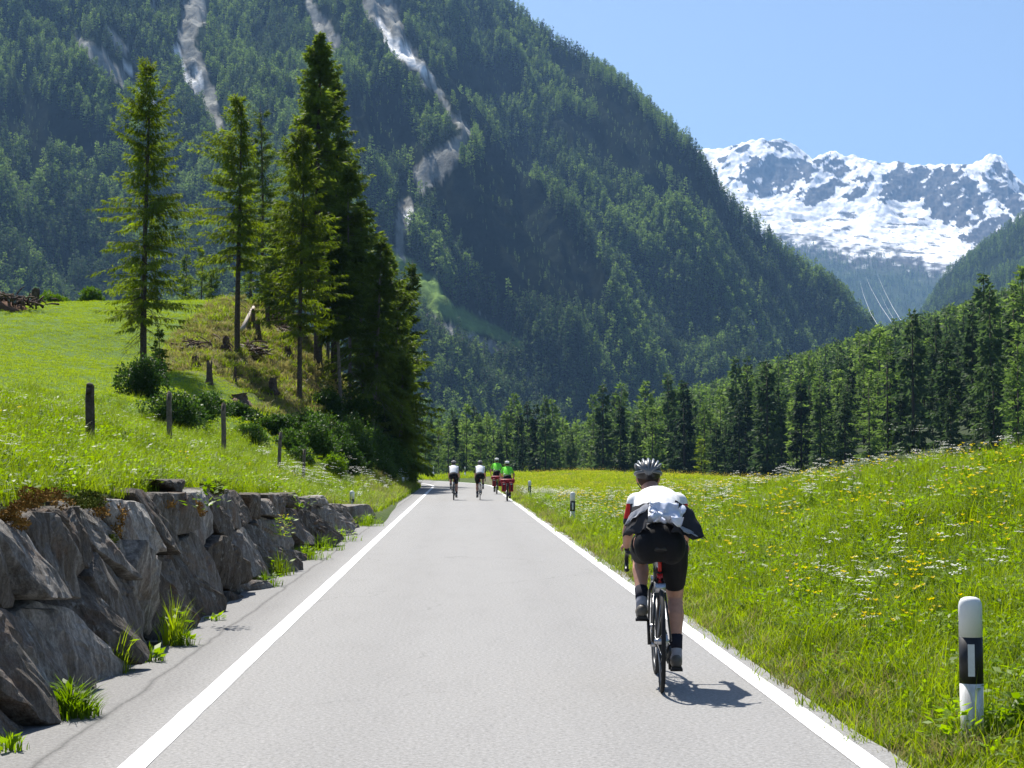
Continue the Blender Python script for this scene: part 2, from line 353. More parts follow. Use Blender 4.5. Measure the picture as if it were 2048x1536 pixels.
# the tall wooded mountain: foot 1200 m away, crest 2.2 km away
RIDGE = [(-900, -500), (0, -420), (600, -330), (850, -180), (1010, 0), (1090, 62), (1200, 140), (1300, 232), (1392, 325), (1450, 405), (1530, 475), (1610, 548), (1700, 612), (1760, 680), (1850, 760), (2000, 850), (2300, 930)]
FOOT = [(-900, 1100), (400, 1150), (900, 1250), (1300, 1500), (1750, 1900), (2300, 2000)]
CREST = [(-900, 2900), (600, 2750), (1010, 2350), (1400, 2150), (1750, 2150), (2300, 2200)]
def mountain(pxs, ss):
    rp = np.interp(pxs, *zip(*RIDGE)); yb = np.interp(pxs, *zip(*FOOT)); yr = np.interp(pxs, *zip(*CREST))
    u, vr = uv(pxs, rp); zr = 1.52 + vr * yr; U = u[:, None]; S = ss[None, :]
    Y = yb[:, None] + S * (yr - yb)[:, None]; X = U * Y
    prof = np.where(S <= 1, S, 1 - (S - 1) * 1.2); Z = -8 + (zr[:, None] + 8) * prof
    am = sstep(0, .12, S) * (1 - .86 * sstep(.86, 1.0, S)) * np.clip(zr[:, None] / 300, .25, 1)
    q = X + Y * .35 + 60 * fbm(X / 260, Y / 260, 51, 3)          # gullies run down the slope, bending
    Z = Z + am * (105 * ridged(q / 330, Y / 1100, 41, 3) - 45 + 62 * ridged(q / 120, Y / 420, 43, 4) - 27 + 16 * fbm(X / 40, Y / 40, 44, 4)) + 3.5 * fbm(X / 9, Y / 9, 45, 3) * sstep(0, .1, S)
    return X, Y, Z
pxs = np.concatenate([np.linspace(-900, -60, 50), np.linspace(-56, 1850, 500), np.linspace(1860, 2300, 20)]); ss = np.concatenate([np.linspace(0, 1, 300), np.linspace(1.01, 2.2, 20)])
mX, mY, mZ = mountain(pxs, ss); PX, PY = proj(mX, mY, mZ)
SCREE = [[(395, -60, 26), (392, 20, 26), (372, 80, 20), (395, 150, 22), (420, 200, 20), (440, 262, 9)],
 [(610, -60, 14), (618, 10, 12), (640, 45, 16), (665, 90, 22)],
 [(730, -40, 26), (760, 20, 34), (800, 90, 20), (845, 145, 14), (880, 190, 9), (905, 235, 10), (935, 262, 14)],
 [(925, 280, 12), (885, 320, 30), (850, 350, 30), (838, 385, 9)], [(815, 410, 16), (800, 450, 15), (800, 500, 12), (825, 545, 6)],
 [(150, 70, 8), (200, 115, 18), (250, 165, 14), (310, 215, 8)], [(215, 60, 10), (250, 100, 10)], [(300, -40, 6), (312, 30, 5)],
 [(855, 636, 8), (920, 672, 17), (1015, 705, 11)], [(1000, 655, 2), (960, 622, 3)], [(1500, 630, 3), (1512, 660, 6), (1522, 715, 2)],
 [(1040, 735, 5), (1060, 770, 7)], [(1130, 500, 1), (1180, 530, 2), (1210, 580, 1)]]
SNOWB = [[(352, 100, 5), (365, 140, 5), (395, 180, 4)], [(395, 150, 4), (402, 172, 3)], [(762, 45, 6), (775, 80, 6), (800, 100, 8), (830, 130, 6), (855, 150, 3)],
 [(817, 420, 7), (822, 455, 5)], [(280, 180, 3), (318, 220, 3)], [(248, 128, 4), (256, 140, 3)]]
MEAD = [[(760, 505, 20), (800, 530, 26), (845, 575, 30), (880, 610, 16)], [(860, 600, 13), (930, 640, 15), (1000, 668, 10), (1040, 690, 8)], [(900, 610, 6), (960, 640, 5), (990, 655, 3)]]
SHRUB = [[(1020, 340, 60), (950, 420, 90), (1040, 500, 110), (1120, 560, 90), (1180, 590, 50)], [(1100, 110, 18), (1250, 250, 40), (1360, 350, 30), (1440, 440, 25), (1560, 540, 12)], [(720, 250, 50), (800, 300, 45), (760, 200, 30)], [(1130, 260, 40), (1260, 330, 40), (1330, 400, 30)],
 [(940, 170, 50), (1010, 180, 40)], [(60, 250, 60), (150, 290, 40), (240, 300, 30)]]
def masks(PX, PY, j=1.0):
    jx = fbm(PX / 26, PY / 26, 61, 3) * 11 * j; jy = fbm(PX / 26, PY / 26, 67, 3) * 11 * j
    f = lambda L: np.min([band(PX + jx, PY + jy, b) for b in L], 0)
    return f(SCREE) + 3.5 + 7 * fbm(PX / 9, PY / 16, 63, 3) * j, f(SNOWB), f(MEAD), f(SHRUB)
sc_, sn_, me_, sh_ = masks(PX, PY)
col = np.broadcast_to(np.array([.018, .027, .014]), PX.shape + (3,)).copy()
blend(sstep(25, -15, sh_) * .8, np.array([.013, .017, .014]))
rk = sstep(.35, .62, fbm(mX / 70, mY / 70, 71, 5) + .25); blend(rk * .12 * sstep(-10, 30, sh_), np.array([.075, .078, .07]))
gr = sstep(4, -4, me_); blend(gr, np.array([.15, .23, .06]))
stone = .25 + .16 * fbm(mX / 14, mY / 14, 72, 4); blend(sstep(2, -2, sc_), stone[..., None] * np.array([1, 1, .92]))
blend(sstep(3.5, 0, sn_), np.array([.8, .8, .8]))
colr = np.ones(PX.shape + (4,)); colr[..., :3] = col
obj('mountain', mk('mountain', np.stack([mX, mY, mZ], -1).reshape(-1, 3), grid_faces(*PX.shape)[:, ::-1], M['mountain'], True, attrs={'col': ('FLOAT_COLOR', colr.reshape(-1, 4))}), kind='structure')

# wooded shoulder on the right, 3.6 km away
RR = [(1300, 925), (1500, 905), (1700, 800), (1790, 700), (1840, 640), (1900, 545), (1960, 500), (2048, 435), (2200, 330), (2600, 200)]
def shoulder(pxs, ss):
    rp = np.interp(pxs, *zip(*RR)); u, vr = uv(pxs, rp); yr = 3700.; zr = 1.52 + vr * yr; S = ss[None, :]
    Y = 1900 + S * (yr - 1900) + 0 * pxs[:, None]; X = u[:, None] * Y; prof = np.where(S <= 1, S, 1 - (S - 1) * .8)
    Z = -8 + (zr[:, None] + 8) * prof + sstep(0, .15, S) * (1 - .8 * sstep(.85, 1, S)) * (60 * ridged((X + .3 * Y) / 300, Y / 900, 81, 4) - 20) + 4 * fbm(X / 20, Y / 20, 82, 3)
    return X, Y, Z
pxs2 = np.linspace(1300, 2600, 220); ss2 = np.concatenate([np.linspace(0, 1, 110), np.linspace(1.01, 2, 12)])
X, Y, Z = shoulder(pxs2, ss2); col = np.broadcast_to(np.array([.02, .03, .016]), X.shape + (3,)).copy(); colr = np.ones(X.shape + (4,)); colr[..., :3] = col
obj('mountain_shoulder', mk('mountain_shoulder', np.stack([X, Y, Z], -1).reshape(-1, 3), grid_faces(*X.shape)[:, ::-1], M['mountain'], True, attrs={'col': ('FLOAT_COLOR', colr.reshape(-1, 4))}), kind='structure')

# snowy range, crest 9 km away
SR = [(900, 420), (1200, 350), (1385, 306), (1410, 302), (1440, 301), (1470, 294), (1500, 285), (1522, 279), (1540, 284), (1560, 281), (1580, 288), (1598, 300), (1625, 322), (1645, 312), (1668, 306), (1690, 316), (1706, 314), (1728, 322), (1750, 326), (1775, 331), (1800, 325), (1820, 333), (1850, 332), (1900, 331), (1932, 334), (1955, 333), (1968, 324), (1982, 319), (2003, 319), (2020, 345), (2048, 372), (2100, 400), (2300, 300), (2700, 420)]
VP = [(0, 925), (.3, 700), (.52, 560), (.60, 520), (.68, 490), (.78, 455), (.86, 405), (.93, 350), (1.0, 0)]
def snowrange(pxs, ss):
    rp = np.interp(pxs, *zip(*SR)); n, m = len(pxs), len(ss); u, _ = uv(pxs, rp)
    PYT = np.empty((n, m))
    for i in range(n):
        xs_ = [a for a, b in VP]; ys_ = [b for a, b in VP[:-1]] + [rp[i]]; ys_[-2] = rp[i] + 28 if ys_[-2] < rp[i] + 12 else ys_[-2]
        PYT[i] = np.interp(np.minimum(ss, 1), xs_, ys_)
    Y = 4500 + ss[None, :] * 4500 + 0 * pxs[:, None]; _, vv = uv(np.broadcast_to(pxs[:, None], PYT.shape), PYT); X = u[:, None] * Y
    Z = 1.52 + vv * Y; S = ss[None, :]; Z = np.where(S > 1, Z - (Y - 9000) * .7, Z)
    up = sstep(.55, .72, S) * (1 - .9 * sstep(.965, 1.0, S)); lo = sstep(0, .2, S) * (1 - sstep(.5, .62, S))
    cl = sstep(.72, .9, S)
    Z = Z + up * ((50 + 75 * cl) * (ridged((X - .45 * Y) / 620, (Y + .2 * X) / 1500, 91, 6) - .35) + 16 * fbm(X / 60, Y / 60, 92, 4)) + lo * 70 * (ridged((X + .2 * Y) / 500, Y / 1500, 93, 4) - .4)
    Z = Z + sstep(.93, 1, S) * 14 * ridged(X / 60, Y / 90, 97, 4) * (S <= 1.02)
    return X, Y, Z
pxs3 = np.concatenate([np.linspace(900, 1340, 40), np.linspace(1345, 2090, 440), np.linspace(2100, 2700, 40)]); ss3 = np.concatenate([np.linspace(0, .5, 70), np.linspace(.505, 1, 260), np.linspace(1.01, 1.6, 10)])
X, Y, Z = snowrange(pxs3, ss3); PX, PY = proj(X, Y, Z)
ROCKP = [[(1478, 345), (1500, 318), (1545, 305), (1600, 318), (1640, 335), (1632, 350), (1600, 365), (1580, 385), (1540, 372), (1505, 385), (1482, 372)],
 [(1500, 370), (1530, 362), (1560, 372), (1558, 392), (1520, 390)],
 [(1528, 285), (1552, 283), (1580, 292), (1600, 308), (1560, 300)], [(1640, 318), (1662, 308), (1690, 320), (1706, 345), (1680, 352), (1650, 345)],
 [(1590, 392), (1620, 372), (1660, 362), (1690, 365), (1660, 395), (1640, 415), (1600, 405)], [(1690, 400), (1712, 372), (1700, 355), (1745, 352), (1740, 382), (1712, 402)],
 [(1755, 398), (1772, 360), (1790, 335), (1850, 335), (1925, 338), (1950, 360), (1975, 395), (1965, 440), (1930, 455), (1890, 452), (1850, 420), (1845, 402), (1800, 405)],
 [(1975, 330), (2003, 328), (2060, 385), (2060, 400), (2015, 360)], [(1960, 345), (2000, 365), (2048, 395), (2070, 440), (2010, 420), (1975, 380)],
 [(1965, 445), (2000, 420), (2030, 440), (2000, 480), (1950, 500), (1920, 480)]]
jx = fbm(PX / 24, PY / 20, 101, 5) * 22; jy = fbm(PX / 24, PY / 20, 103, 5) * 20
rock = np.zeros(PX.shape, bool)
for p in ROCKP: rock |= inpoly(PX + jx, PY + jy, p)
rocks = rock.astype(float)
q = fbm(PX / 9, PY / 7, 105, 4); st = fbm((PX - .9 * PY) / 7, (PY + PX * .5) / 60, 107, 4)
rocks = np.where(rock, np.clip(1 - 1.3 * sstep(.21, .25, .8 * fbm((PX + .7 * PY) / 22, PY / 20, 119, 4) + .26 * st), 0, 1), 0)
strk = sstep(.28, .36, st + .25 * q) * sstep(1900, 1990, PX) * (PY > 345) * (PY < 560); rocks = np.maximum(rocks, strk)
ban = fbm((PX + .3 * PY) / 50, (PY - PX * .06) / 7.0, 109, 3); rocks = np.maximum(rocks, sstep(.24, .30, ban) * sstep(408, 425, PY) * (PX < 1930) * .9)
rocks = np.maximum(rocks, sstep(.22, .26, fbm((PX + .6 * PY) / 32, PY / 22, 113, 4)) * (PY < 400))
lim = np.interp(PX, [1380, 1500, 1560, 1640, 1700, 1800, 1860, 1900, 1960, 2048], [420, 455, 470, 478, 500, 500, 520, 535, 500, 470])
pat = fbm(PX / 22, PY / 12, 111, 4)
rocks = np.maximum(rocks, sstep(-.55, .25, (PY - lim) / 55 + pat * 1.1 - .2))
rocks = np.maximum(rocks, sstep(40, 75, PY - lim))
forest_ = sstep(10, 60, PY - lim)
col = np.broadcast_to(np.array([.84, .84, .84]), PX.shape + (3,)).copy()
rc = (.075 + .04 * fbm(PX / 12, PY / 30, 115, 4))[..., None] * (1 + .9 * fbm(PX / 5, PY / 8, 117, 4))[..., None] * np.array([1.05, 1.0, .95])
rc = rc * (1 - forest_[..., None]) + np.array([.045, .06, .03]) * forest_[..., None]
rr = rocks[..., None]; col = col * (1 - rr) + rc * rr
colr = np.ones(X.shape + (4,)); colr[..., :3] = col
obj('snowy_mountain', mk('snowy_mountain', np.stack([X, Y, Z], -1).reshape(-1, 3), grid_faces(*X.shape)[:, ::-1], M['snowmount'], True, attrs={'col': ('FLOAT_COLOR', colr.reshape(-1, 4))}), kind='structure')

# ------------------------------------------------------------------ air
hz = MB().box((0, 4900, 1200), (7000, 8300, 1250)).obj('haze', None, smooth=False, kind='stuff')
hm = bpy.data.materials.new('haze air'); hm.use_nodes = True; hm.node_tree.nodes.clear()
pv = hm.node_tree.nodes.new('ShaderNodeVolumePrincipled'); ho = hm.node_tree.nodes.new('ShaderNodeOutputMaterial')
pv.inputs['Color'].default_value = (.30, .56, 1.0, 1); pv.inputs['Density'].default_value = 5.6e-5; pv.inputs['Anisotropy'].default_value = .25
hm.node_tree.links.new(pv.outputs[0], ho.inputs['Volume']); hz.data.materials.append(hm)
# ------------------------------------------------------------------ plants: generators
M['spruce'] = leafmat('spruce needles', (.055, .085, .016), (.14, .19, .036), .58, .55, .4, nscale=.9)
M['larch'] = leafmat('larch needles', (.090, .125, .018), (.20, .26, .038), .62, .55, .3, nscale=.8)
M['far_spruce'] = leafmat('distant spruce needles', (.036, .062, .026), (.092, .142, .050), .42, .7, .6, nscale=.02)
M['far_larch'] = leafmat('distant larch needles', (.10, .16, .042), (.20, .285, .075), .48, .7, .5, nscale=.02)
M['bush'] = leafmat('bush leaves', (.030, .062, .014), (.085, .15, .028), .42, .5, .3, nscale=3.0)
M['bushlit'] = leafmat('sunlit bush leaves', (.07, .13, .018), (.16, .25, .03), .5, .5, .3, nscale=3.0)  # lit copy of the bush leaves, sunlight put into the colour
M['grass'] = leafmat('grass blades', (.115, .165, .018), (.27, .35, .042), .56, .5, .6, nscale=1.3)
M['herb'] = leafmat('herb leaves', (.10, .165, .018), (.23, .34, .034), .56, .45, .5, nscale=1.5)
M['field'] = leafmat('meadow grass', (.25, .33, .032), (.34, .42, .048), .5, .6, .5, nscale=.15)
M['dry'] = leafmat('dry grass', (.17, .16, .06), (.30, .27, .11), .4, .7, .6, nscale=1.0)
M['white_petal'] = leafmat('white petals', (.62, .62, .55), (.8, .8, .76), .3)
M['yellow_petal'] = leafmat('yellow petals', (.62, .47, .02), (.8, .66, .04), .3)
M['pink_petal'] = leafmat('pink petals', (.45, .28, .38), (.6, .45, .55), .3)
M['bark'] = plain('bark', (.085, .066, .052), .9, .1, .45, 9, bump=.8)
M['barkgrey'] = plain('grey bark', (.15, .13, .115), .9, .1, .4, 9, bump=.8)
def sprays(O, D, L, Wd, r, up=None):
    n = len(O); D = D / np.linalg.norm(D, axis=1)[:, None]; q = r.normal(size=(n, 3)) if up is None else up
    S = np.cross(D, q); S /= np.linalg.norm(S, axis=1)[:, None] + 1e-9
    m = O + D * (L * .45)[:, None]; V = np.stack([O, m + S * (Wd / 2)[:, None], O + D * L[:, None], m - S * (Wd / 2)[:, None]], 1).reshape(-1, 3)
    return V, np.arange(4 * n).reshape(n, 4)
def conifer(seed, H, c0, Rm, nb, ns, sl, droop=.25, expo=.75, gap=0.0, e0=-.1, e1=.8, lat=.8, hang=.35, wood=True, wfac=.3, bias=None):
    r = np.random.default_rng(seed); t = np.sort(r.random(nb) ** .9); zb = H * (c0 + (.985 - c0) * t)
    prof = (1 - t) ** expo * (1 - .35 * np.exp(-t * 9)) + .03
    L = Rm * prof * r.uniform(.62, 1.18, nb); az = r.random(nb) * 2 * math.pi
    if gap: L *= np.where(r.random(nb) < gap, .35, 1.0) * (1 + .25 * np.sin(az * 2 + t * 17 + seed))
    if bias is not None: L *= 1 + .35 * np.cos(az - bias)
    el = e0 + (e1 - e0) * t ** 1.5 + r.normal(0, .1, nb); dr = droop * (1 - t * .7)
    bx, by = np.cos(az), np.sin(az)
    def P(b, s):
        return np.stack([bx[b] * L[b] * s * np.cos(el[b]), by[b] * L[b] * s * np.cos(el[b]), zb[b] + L[b] * (s * np.sin(el[b]) - dr[b] * s ** 2 * 1.5 + dr[b] * .9 * s ** 3)], -1)
    cnt = np.maximum(3, (ns * (.25 + .75 * L / Rm)).astype(int)); b = np.repeat(np.arange(nb), cnt); s = .1 + .9 * r.random(len(b)) ** .75
    O = P(b, s); ax = P(b, np.minimum(s + .05, 1.05)) - O; ax /= np.linalg.norm(ax, axis=1)[:, None] + 1e-9
    lt = np.stack([-by[b], bx[b], 0 * s], -1) * np.where(r.random(len(b)) < .5, 1, -1)[:, None]
    D = ax * r.uniform(.2, 1, len(b))[:, None] + lt * (lat * r.uniform(.2, 1, len(b)))[:, None] + r.normal(0, .22, (len(b), 3)); D[:, 2] -= hang * r.random(len(b)) * 1.6
    ln = sl * (1.15 - .5 * s) * r.uniform(.6, 1.3, len(b)) * np.where(L[b] < Rm * .2, .7, 1)
    O = O + lt * (ln * .35 * r.random(len(b)))[:, None]
    V, Fc = sprays(O, D, ln, ln * wfac, r)
    tV = [(0, 0, H * .97)]
    wV = wF = None
    if wood:
        sg = np.linspace(0, 1, 5); A = np.stack([P(np.arange(nb), np.full(nb, q)) for q in sg], 1)      # nb,5,3
        wr = (.007 * H / 14 + .006 * L / Rm * H / 8)[:, None] * (1.05 - sg)[None, :]
        ring = []
        for k in range(3):
            a = 2 * math.pi * k / 3; ring.append(A + np.stack([-by[:, None] * wr * math.cos(a), bx[:, None] * wr * math.cos(a), wr * math.sin(a)], -1))
        wV = np.stack(ring, 2).reshape(-1, 3); i0 = (np.arange(nb) * 15)[:, None, None] + (np.arange(4) * 3)[None, :, None]; k = np.arange(3)[None, None, :]; k2 = (k + 1) % 3
        wF = np.stack(np.broadcast_arrays(i0 + k, i0 + k2, i0 + 3 + k2, i0 + 3 + k), -1).reshape(-1, 4)
    return V, Fc, wV, wF
def trunk_mb(seed, H, r0, bend=.012, n=9):
    r = np.random.default_rng(seed + 99); ks = [0, .015, .05, .15, .3, .45, .6, .75, .9, 1.0]; P = []; ph = r.random() * 6
    for k in ks: P.append((bend * H * math.sin(k * 3 + ph) * k, bend * H * math.cos(k * 2.3 + ph) * k * .8, k * H))
    return MB().tube(P, [r0 * 1.5, r0 * 1.15, r0] + [r0 * (1 - q) ** .8 + .008 for q in ks[3:]], n)
def big_tree(seed, px, top, D, label, name='larch_tree', mat='larch', r0=.15, bare=0, barkm='bark', group=None, lean=0, **kw):
    x = float(uv(px, 700)[0] * D); zb = float(ground(x, D)) - .12; zt = 1.52 + float(uv(px, top)[1]) * D; H = zt - zb
    t = thing(name, label, 'tree', (x, D, zb), 0, group); t.rotation_euler[1] = lean
    trunk_mb(seed, H, r0).obj('trunk', M[barkm], t)
    V, Fc, wV, wF = conifer(seed, H, **kw); obj('crown', mk('crown', V, Fc, M[mat]), t)
    obj('branches', mk('branches', wV, wF, M[barkm]), t, kind='stuff')
    if bare:   # dead twigs below the living crown
        r = np.random.default_rng(seed + 5); n = bare; b = MB()
        for i in range(n):
            z = H * r.uniform(.07, kw['c0'] + .1); a = r.random() * 6.28; Lb = r.uniform(.5, 1.5); d = Vector((math.cos(a), math.sin(a), -r.uniform(.0, .5)))
            P = [Vector((0, 0, z)) + d * (Lb * s) + Vector((0, 0, -.35 * Lb * s * s)) for s in (0, .4, .75, 1)]; b.tube(P, [.018, .013, .009, .004], 3)
            for j in range(7):
                s = r.uniform(.25, 1); q = Vector((0, 0, z)) + d * (Lb * s) + Vector((0, 0, -.35 * Lb * s * s)); e = Vector(r.normal(size=3)) * .25; e.z = -abs(e.z) - .15
                b.tube([q, q + e * .6, q + e], [.007, .005, .002], 3)
        b.obj('dead_branches', M[barkm], t, kind='stuff')
    return t, H
def leafy(seed, blobs, n, leaf, r=None):
    "leaf quads on the outer part of overlapping blobs (x, y, z, rx, ry, rz)"
    r = np.random.default_rng(seed); B = np.array(blobs, float); w = B[:, 3] * B[:, 4] + B[:, 5] * B[:, 3]; b = r.choice(len(B), n, p=w / w.sum())
    d = r.normal(size=(n, 3)); d /= np.linalg.norm(d, axis=1)[:, None]; rad = r.uniform(.55, 1.0, n) ** .5 * (1 + .22 * np.sin(d[:, 0] * 7 + b) * np.cos(d[:, 1] * 6 + 2 * b) + .15 * np.sin(d[:, 2] * 9 + b))
    O = B[b, :3] + d * B[b, 3:] * rad[:, None]; k = O[:, 2] > -.1; O = O[k]; d = d[k]; n = len(O)
    D = d * .5 + r.normal(size=(n, 3)) * .6 + np.array([0, 0, .1]); L = leaf * r.uniform(.6, 1.5, n)
    return sprays(O, D, L, L * .6, r, up=d + r.normal(size=(n, 3)) * .5)
def bush(seed, x, y, w, h, label, n=5000, leaf=.11, mat='bush', group=None, dz=-.1, d=None):
    r = np.random.default_rng(seed); d = d or w * .7; blobs = []
    for i in range(9):
        a = r.random() * 6.28; q = r.uniform(.0, .62); hh = h * r.uniform(.45, 1.0) * (1 - .35 * q)
        blobs.append((w / 2 * q * math.cos(a), d / 2 * q * math.sin(a), hh * .5, w * r.uniform(.18, .3), d * r.uniform(.18, .3), hh * .55))
    t = thing('bush', label, 'bush', (x, y, float(ground(x, y)) + dz), 0, group)
    V, Fc = leafy(seed, blobs, n, leaf); obj('foliage', mk('foliage', V, Fc, M[mat]), t)
    b = MB()
    for B in blobs[:7]:
        p = Vector(B[:3]); b.tube([(p.x * .2, p.y * .2, -.1), tuple(p * .6), (p.x, p.y, p.z + B[5] * .6)], [.03 * h / 2, .02 * h / 2, .006], 4)
    b.obj('stems', M['bark'], t, kind='stuff'); return t
HIDDEN = bpy.data.collections.new('plant_sources')           # meshes that the scattered ground cover draws on
def source(me):
    o = bpy.data.objects.new(me.name, me); return o
def scatter(name, pts, scale, rz, idx, srcs, label=None, tilt=None):
    c = bpy.data.collections.new(name + '_sources')
    for k, me in enumerate(srcs):
        o = bpy.data.objects.new('%s_source_%03d' % (name, k), me); c.objects.link(o)
    n = len(pts); rot = np.zeros((n, 3)); rot[:, 2] = rz
    if tilt is not None: rot[:, :2] = tilt
    me = mk(name, pts, [], None, attrs={'sc': ('FLOAT', scale), 'rot': ('FLOAT_VECTOR', rot), 'ix': ('INT', idx)})
    o = obj(name, me, kind='stuff')
    if label: o['label'] = label
    g = bpy.data.node_groups.new(name, 'GeometryNodeTree'); g.interface.new_socket('Geometry', in_out='INPUT', socket_type='NodeSocketGeometry'); g.interface.new_socket('Geometry', in_out='OUTPUT', socket_type='NodeSocketGeometry')
    N = g.nodes; Lk = g.links; gi = N.new('NodeGroupInput'); go = N.new('NodeGroupOutput'); ip = N.new('GeometryNodeInstanceOnPoints'); ci = N.new('GeometryNodeCollectionInfo')
    ci.inputs['Collection'].default_value = c; ci.inputs['Separate Children'].default_value = True; ci.inputs['Reset Children'].default_value = True
    def na(k, ty):
        a = N.new('GeometryNodeInputNamedAttribute'); a.data_type = ty; a.inputs['Name'].default_value = k; return a.outputs['Attribute']
    Lk.new(gi.outputs[0], ip.inputs['Points']); Lk.new(ci.outputs[0], ip.inputs['Instance']); ip.inputs['Pick Instance'].default_value = True
    Lk.new(na('ix', 'INT'), ip.inputs['Instance Index']); Lk.new(na('sc', 'FLOAT'), ip.inputs['Scale'])
    er = N.new('FunctionNodeEulerToRotation'); Lk.new(na('rot', 'FLOAT_VECTOR'), er.inputs[0]); Lk.new(er.outputs[0], ip.inputs['Rotation'])
    Lk.new(ip.outputs[0], go.inputs[0]); md = o.modifiers.new('scatter', 'NODES'); md.node_group = g; return o

# ------------------------------------------------------------------ forests
def unit_tree(name, seed, nb, ns, mat, Rm=.17, **kw):
    V, Fc, wV, wF = conifer(seed, 1.0, nb=nb, ns=ns, Rm=Rm, wood=False, **kw)
    tb = MB().tube([(0, 0, -.03), (0, 0, .5), (0, 0, .97)], [.011, .008, .002], 4); k = len(tb.V)
    allV = np.concatenate([np.array(tb.V), V]); F2 = Fc + k
    me = mk(name, allV, [np.array([f for f in tb.F if len(f) == 4 and max(f) < k]), F2], [M['bark'], M[mat]], mi=np.concatenate([np.zeros(len([f for f in tb.F if len(f) == 4])), np.ones(len(F2))]))
    return me
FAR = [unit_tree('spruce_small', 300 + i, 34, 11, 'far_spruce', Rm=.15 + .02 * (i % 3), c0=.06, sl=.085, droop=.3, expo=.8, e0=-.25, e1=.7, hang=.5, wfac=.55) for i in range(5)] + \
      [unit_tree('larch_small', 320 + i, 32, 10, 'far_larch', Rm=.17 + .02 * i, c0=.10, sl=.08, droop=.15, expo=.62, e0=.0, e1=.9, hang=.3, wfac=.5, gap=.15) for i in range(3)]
def put_forest(name, X, Y, Z, hs, lar, seed, srcs=FAR, nsp=5):
    r = np.random.default_rng(seed); n = len(X); isl = r.random(n) < lar
    idx = np.where(isl, nsp + r.integers(0, len(srcs) - nsp, n), r.integers(0, nsp, n))
    return scatter(name, np.stack([X, Y, Z - .3], -1), hs, r.random(n) * 6.28, idx, srcs, tilt=r.normal(0, .02, (n, 2)))
def sample_sheet(fn, pxs, ss, N, dens, seed):
    r = np.random.default_rng(seed); X, Y, Z = fn(pxs, ss)
    ax = (X[1:, :-1] - X[:-1, :-1]); ay = (Y[:-1, 1:] - Y[:-1, :-1]); A = np.abs(ax * ay)
    cx, cy, cz = [(a[1:, 1:] + a[:-1, :-1]) / 2 for a in (X, Y, Z)]; PX, PY = proj(cx, cy, cz); w = A * dens(cx, cy, PX, PY); w = w.ravel() / w.sum()
    k = r.choice(len(w), N, p=w); i, j = np.unravel_index(k, cx.shape); a = r.random(N)[:, None]; b = r.random(N)[:, None]
    def bl(T): return ((T[i, j][:, None] * (1 - a) + T[i + 1, j][:, None] * a) * (1 - b) + (T[i, j + 1][:, None] * (1 - a) + T[i + 1, j + 1][:, None] * a) * b)[:, 0]
    return bl(X), bl(Y), bl(Z)
def mdens(X, Y, PX, PY):
    a, b, c, d = masks(PX, PY); a2, b2, c2, d2 = masks(PX, PY - 17); a = np.minimum(a, a2 + 1); c = np.minimum(c, c2 + 1); cl = sstep(-.32, .02, fbm(X / 60, Y / 60, 131, 4) + .1)
    return np.clip(sstep(3, 12, a) * sstep(2, 8, b) * sstep(-4, 9, c), .0, 1) * (.14 + .86 * sstep(-22, 18, d)) * (.06 + .94 * cl) * (PY > -140) + 1e-9
tX, tY, tZ = sample_sheet(mountain, np.linspace(-160, 1850, 420), np.linspace(0, 1.03, 300), 46000, mdens, 11)
r_ = np.random.default_rng(3); tpx, tpy = proj(tX, tY, tZ)
lr = np.clip(.30 + 1.3 * fbm(tX / 150, tY / 150, 133, 3) + .2 * (tpy < 420), .04, .75)
hs = r_.uniform(14, 29, len(tX)) * (1 - .22 * sstep(500, 100, tpy)) * np.where(sstep(-22, 18, masks(tpx, tpy)[3]) < .3, .30, 1)
put_forest('mountain_forest', tX, tY, tZ, hs, lr, 12)
X, Y, Z = sample_sheet(shoulder, np.linspace(1500, 2250, 160), np.linspace(0, 1.03, 90), 11000, lambda X, Y, PX, PY: .3 + sstep(-.2, .3, fbm(X / 90, Y / 90, 141, 3)), 13)
put_forest('shoulder_forest', X, Y, Z, r_.uniform(13, 24, len(X)), .3, 14)
def sdens(X, Y, PX, PY):
    lim = np.interp(PX, [1380, 1500, 1560, 1640, 1700, 1800, 1860, 1900, 1960, 2048], [430, 465, 480, 488, 510, 515, 535, 550, 520, 485]); return sstep(-12, 45, PY - lim) * (.4 + sstep(-.2, .3, fbm(X / 150, Y / 150, 151, 3))) + 1e-9
X, Y, Z = sample_sheet(snowrange, np.linspace(1380, 2150, 260), np.linspace(0, .75, 200), 15000, sdens, 15)
put_forest('valley_head_forest', X, Y, Z, r_.uniform(14, 26, len(X)), .2, 16)
def spaced(n, x0, x1, y0, y1, seed, ok, sp):
    r = np.random.default_rng(seed); out = []; cell = {}
    for _ in range(n * 60):
        x = r.uniform(x0, x1); y = r.uniform(y0, y1)
        if not ok(x, y): continue
        k = (int(x // sp), int(y // sp)); bad = False
        for a in (-1, 0, 1):
            for b in (-1, 0, 1):
                for q in cell.get((k[0] + a, k[1] + b), ()):
                    if (q[0] - x) ** 2 + (q[1] - y) ** 2 < sp * sp: bad = True
        if bad: continue
        cell.setdefault(k, []).append((x, y)); out.append((x, y))
        if len(out) >= n: break
    return out
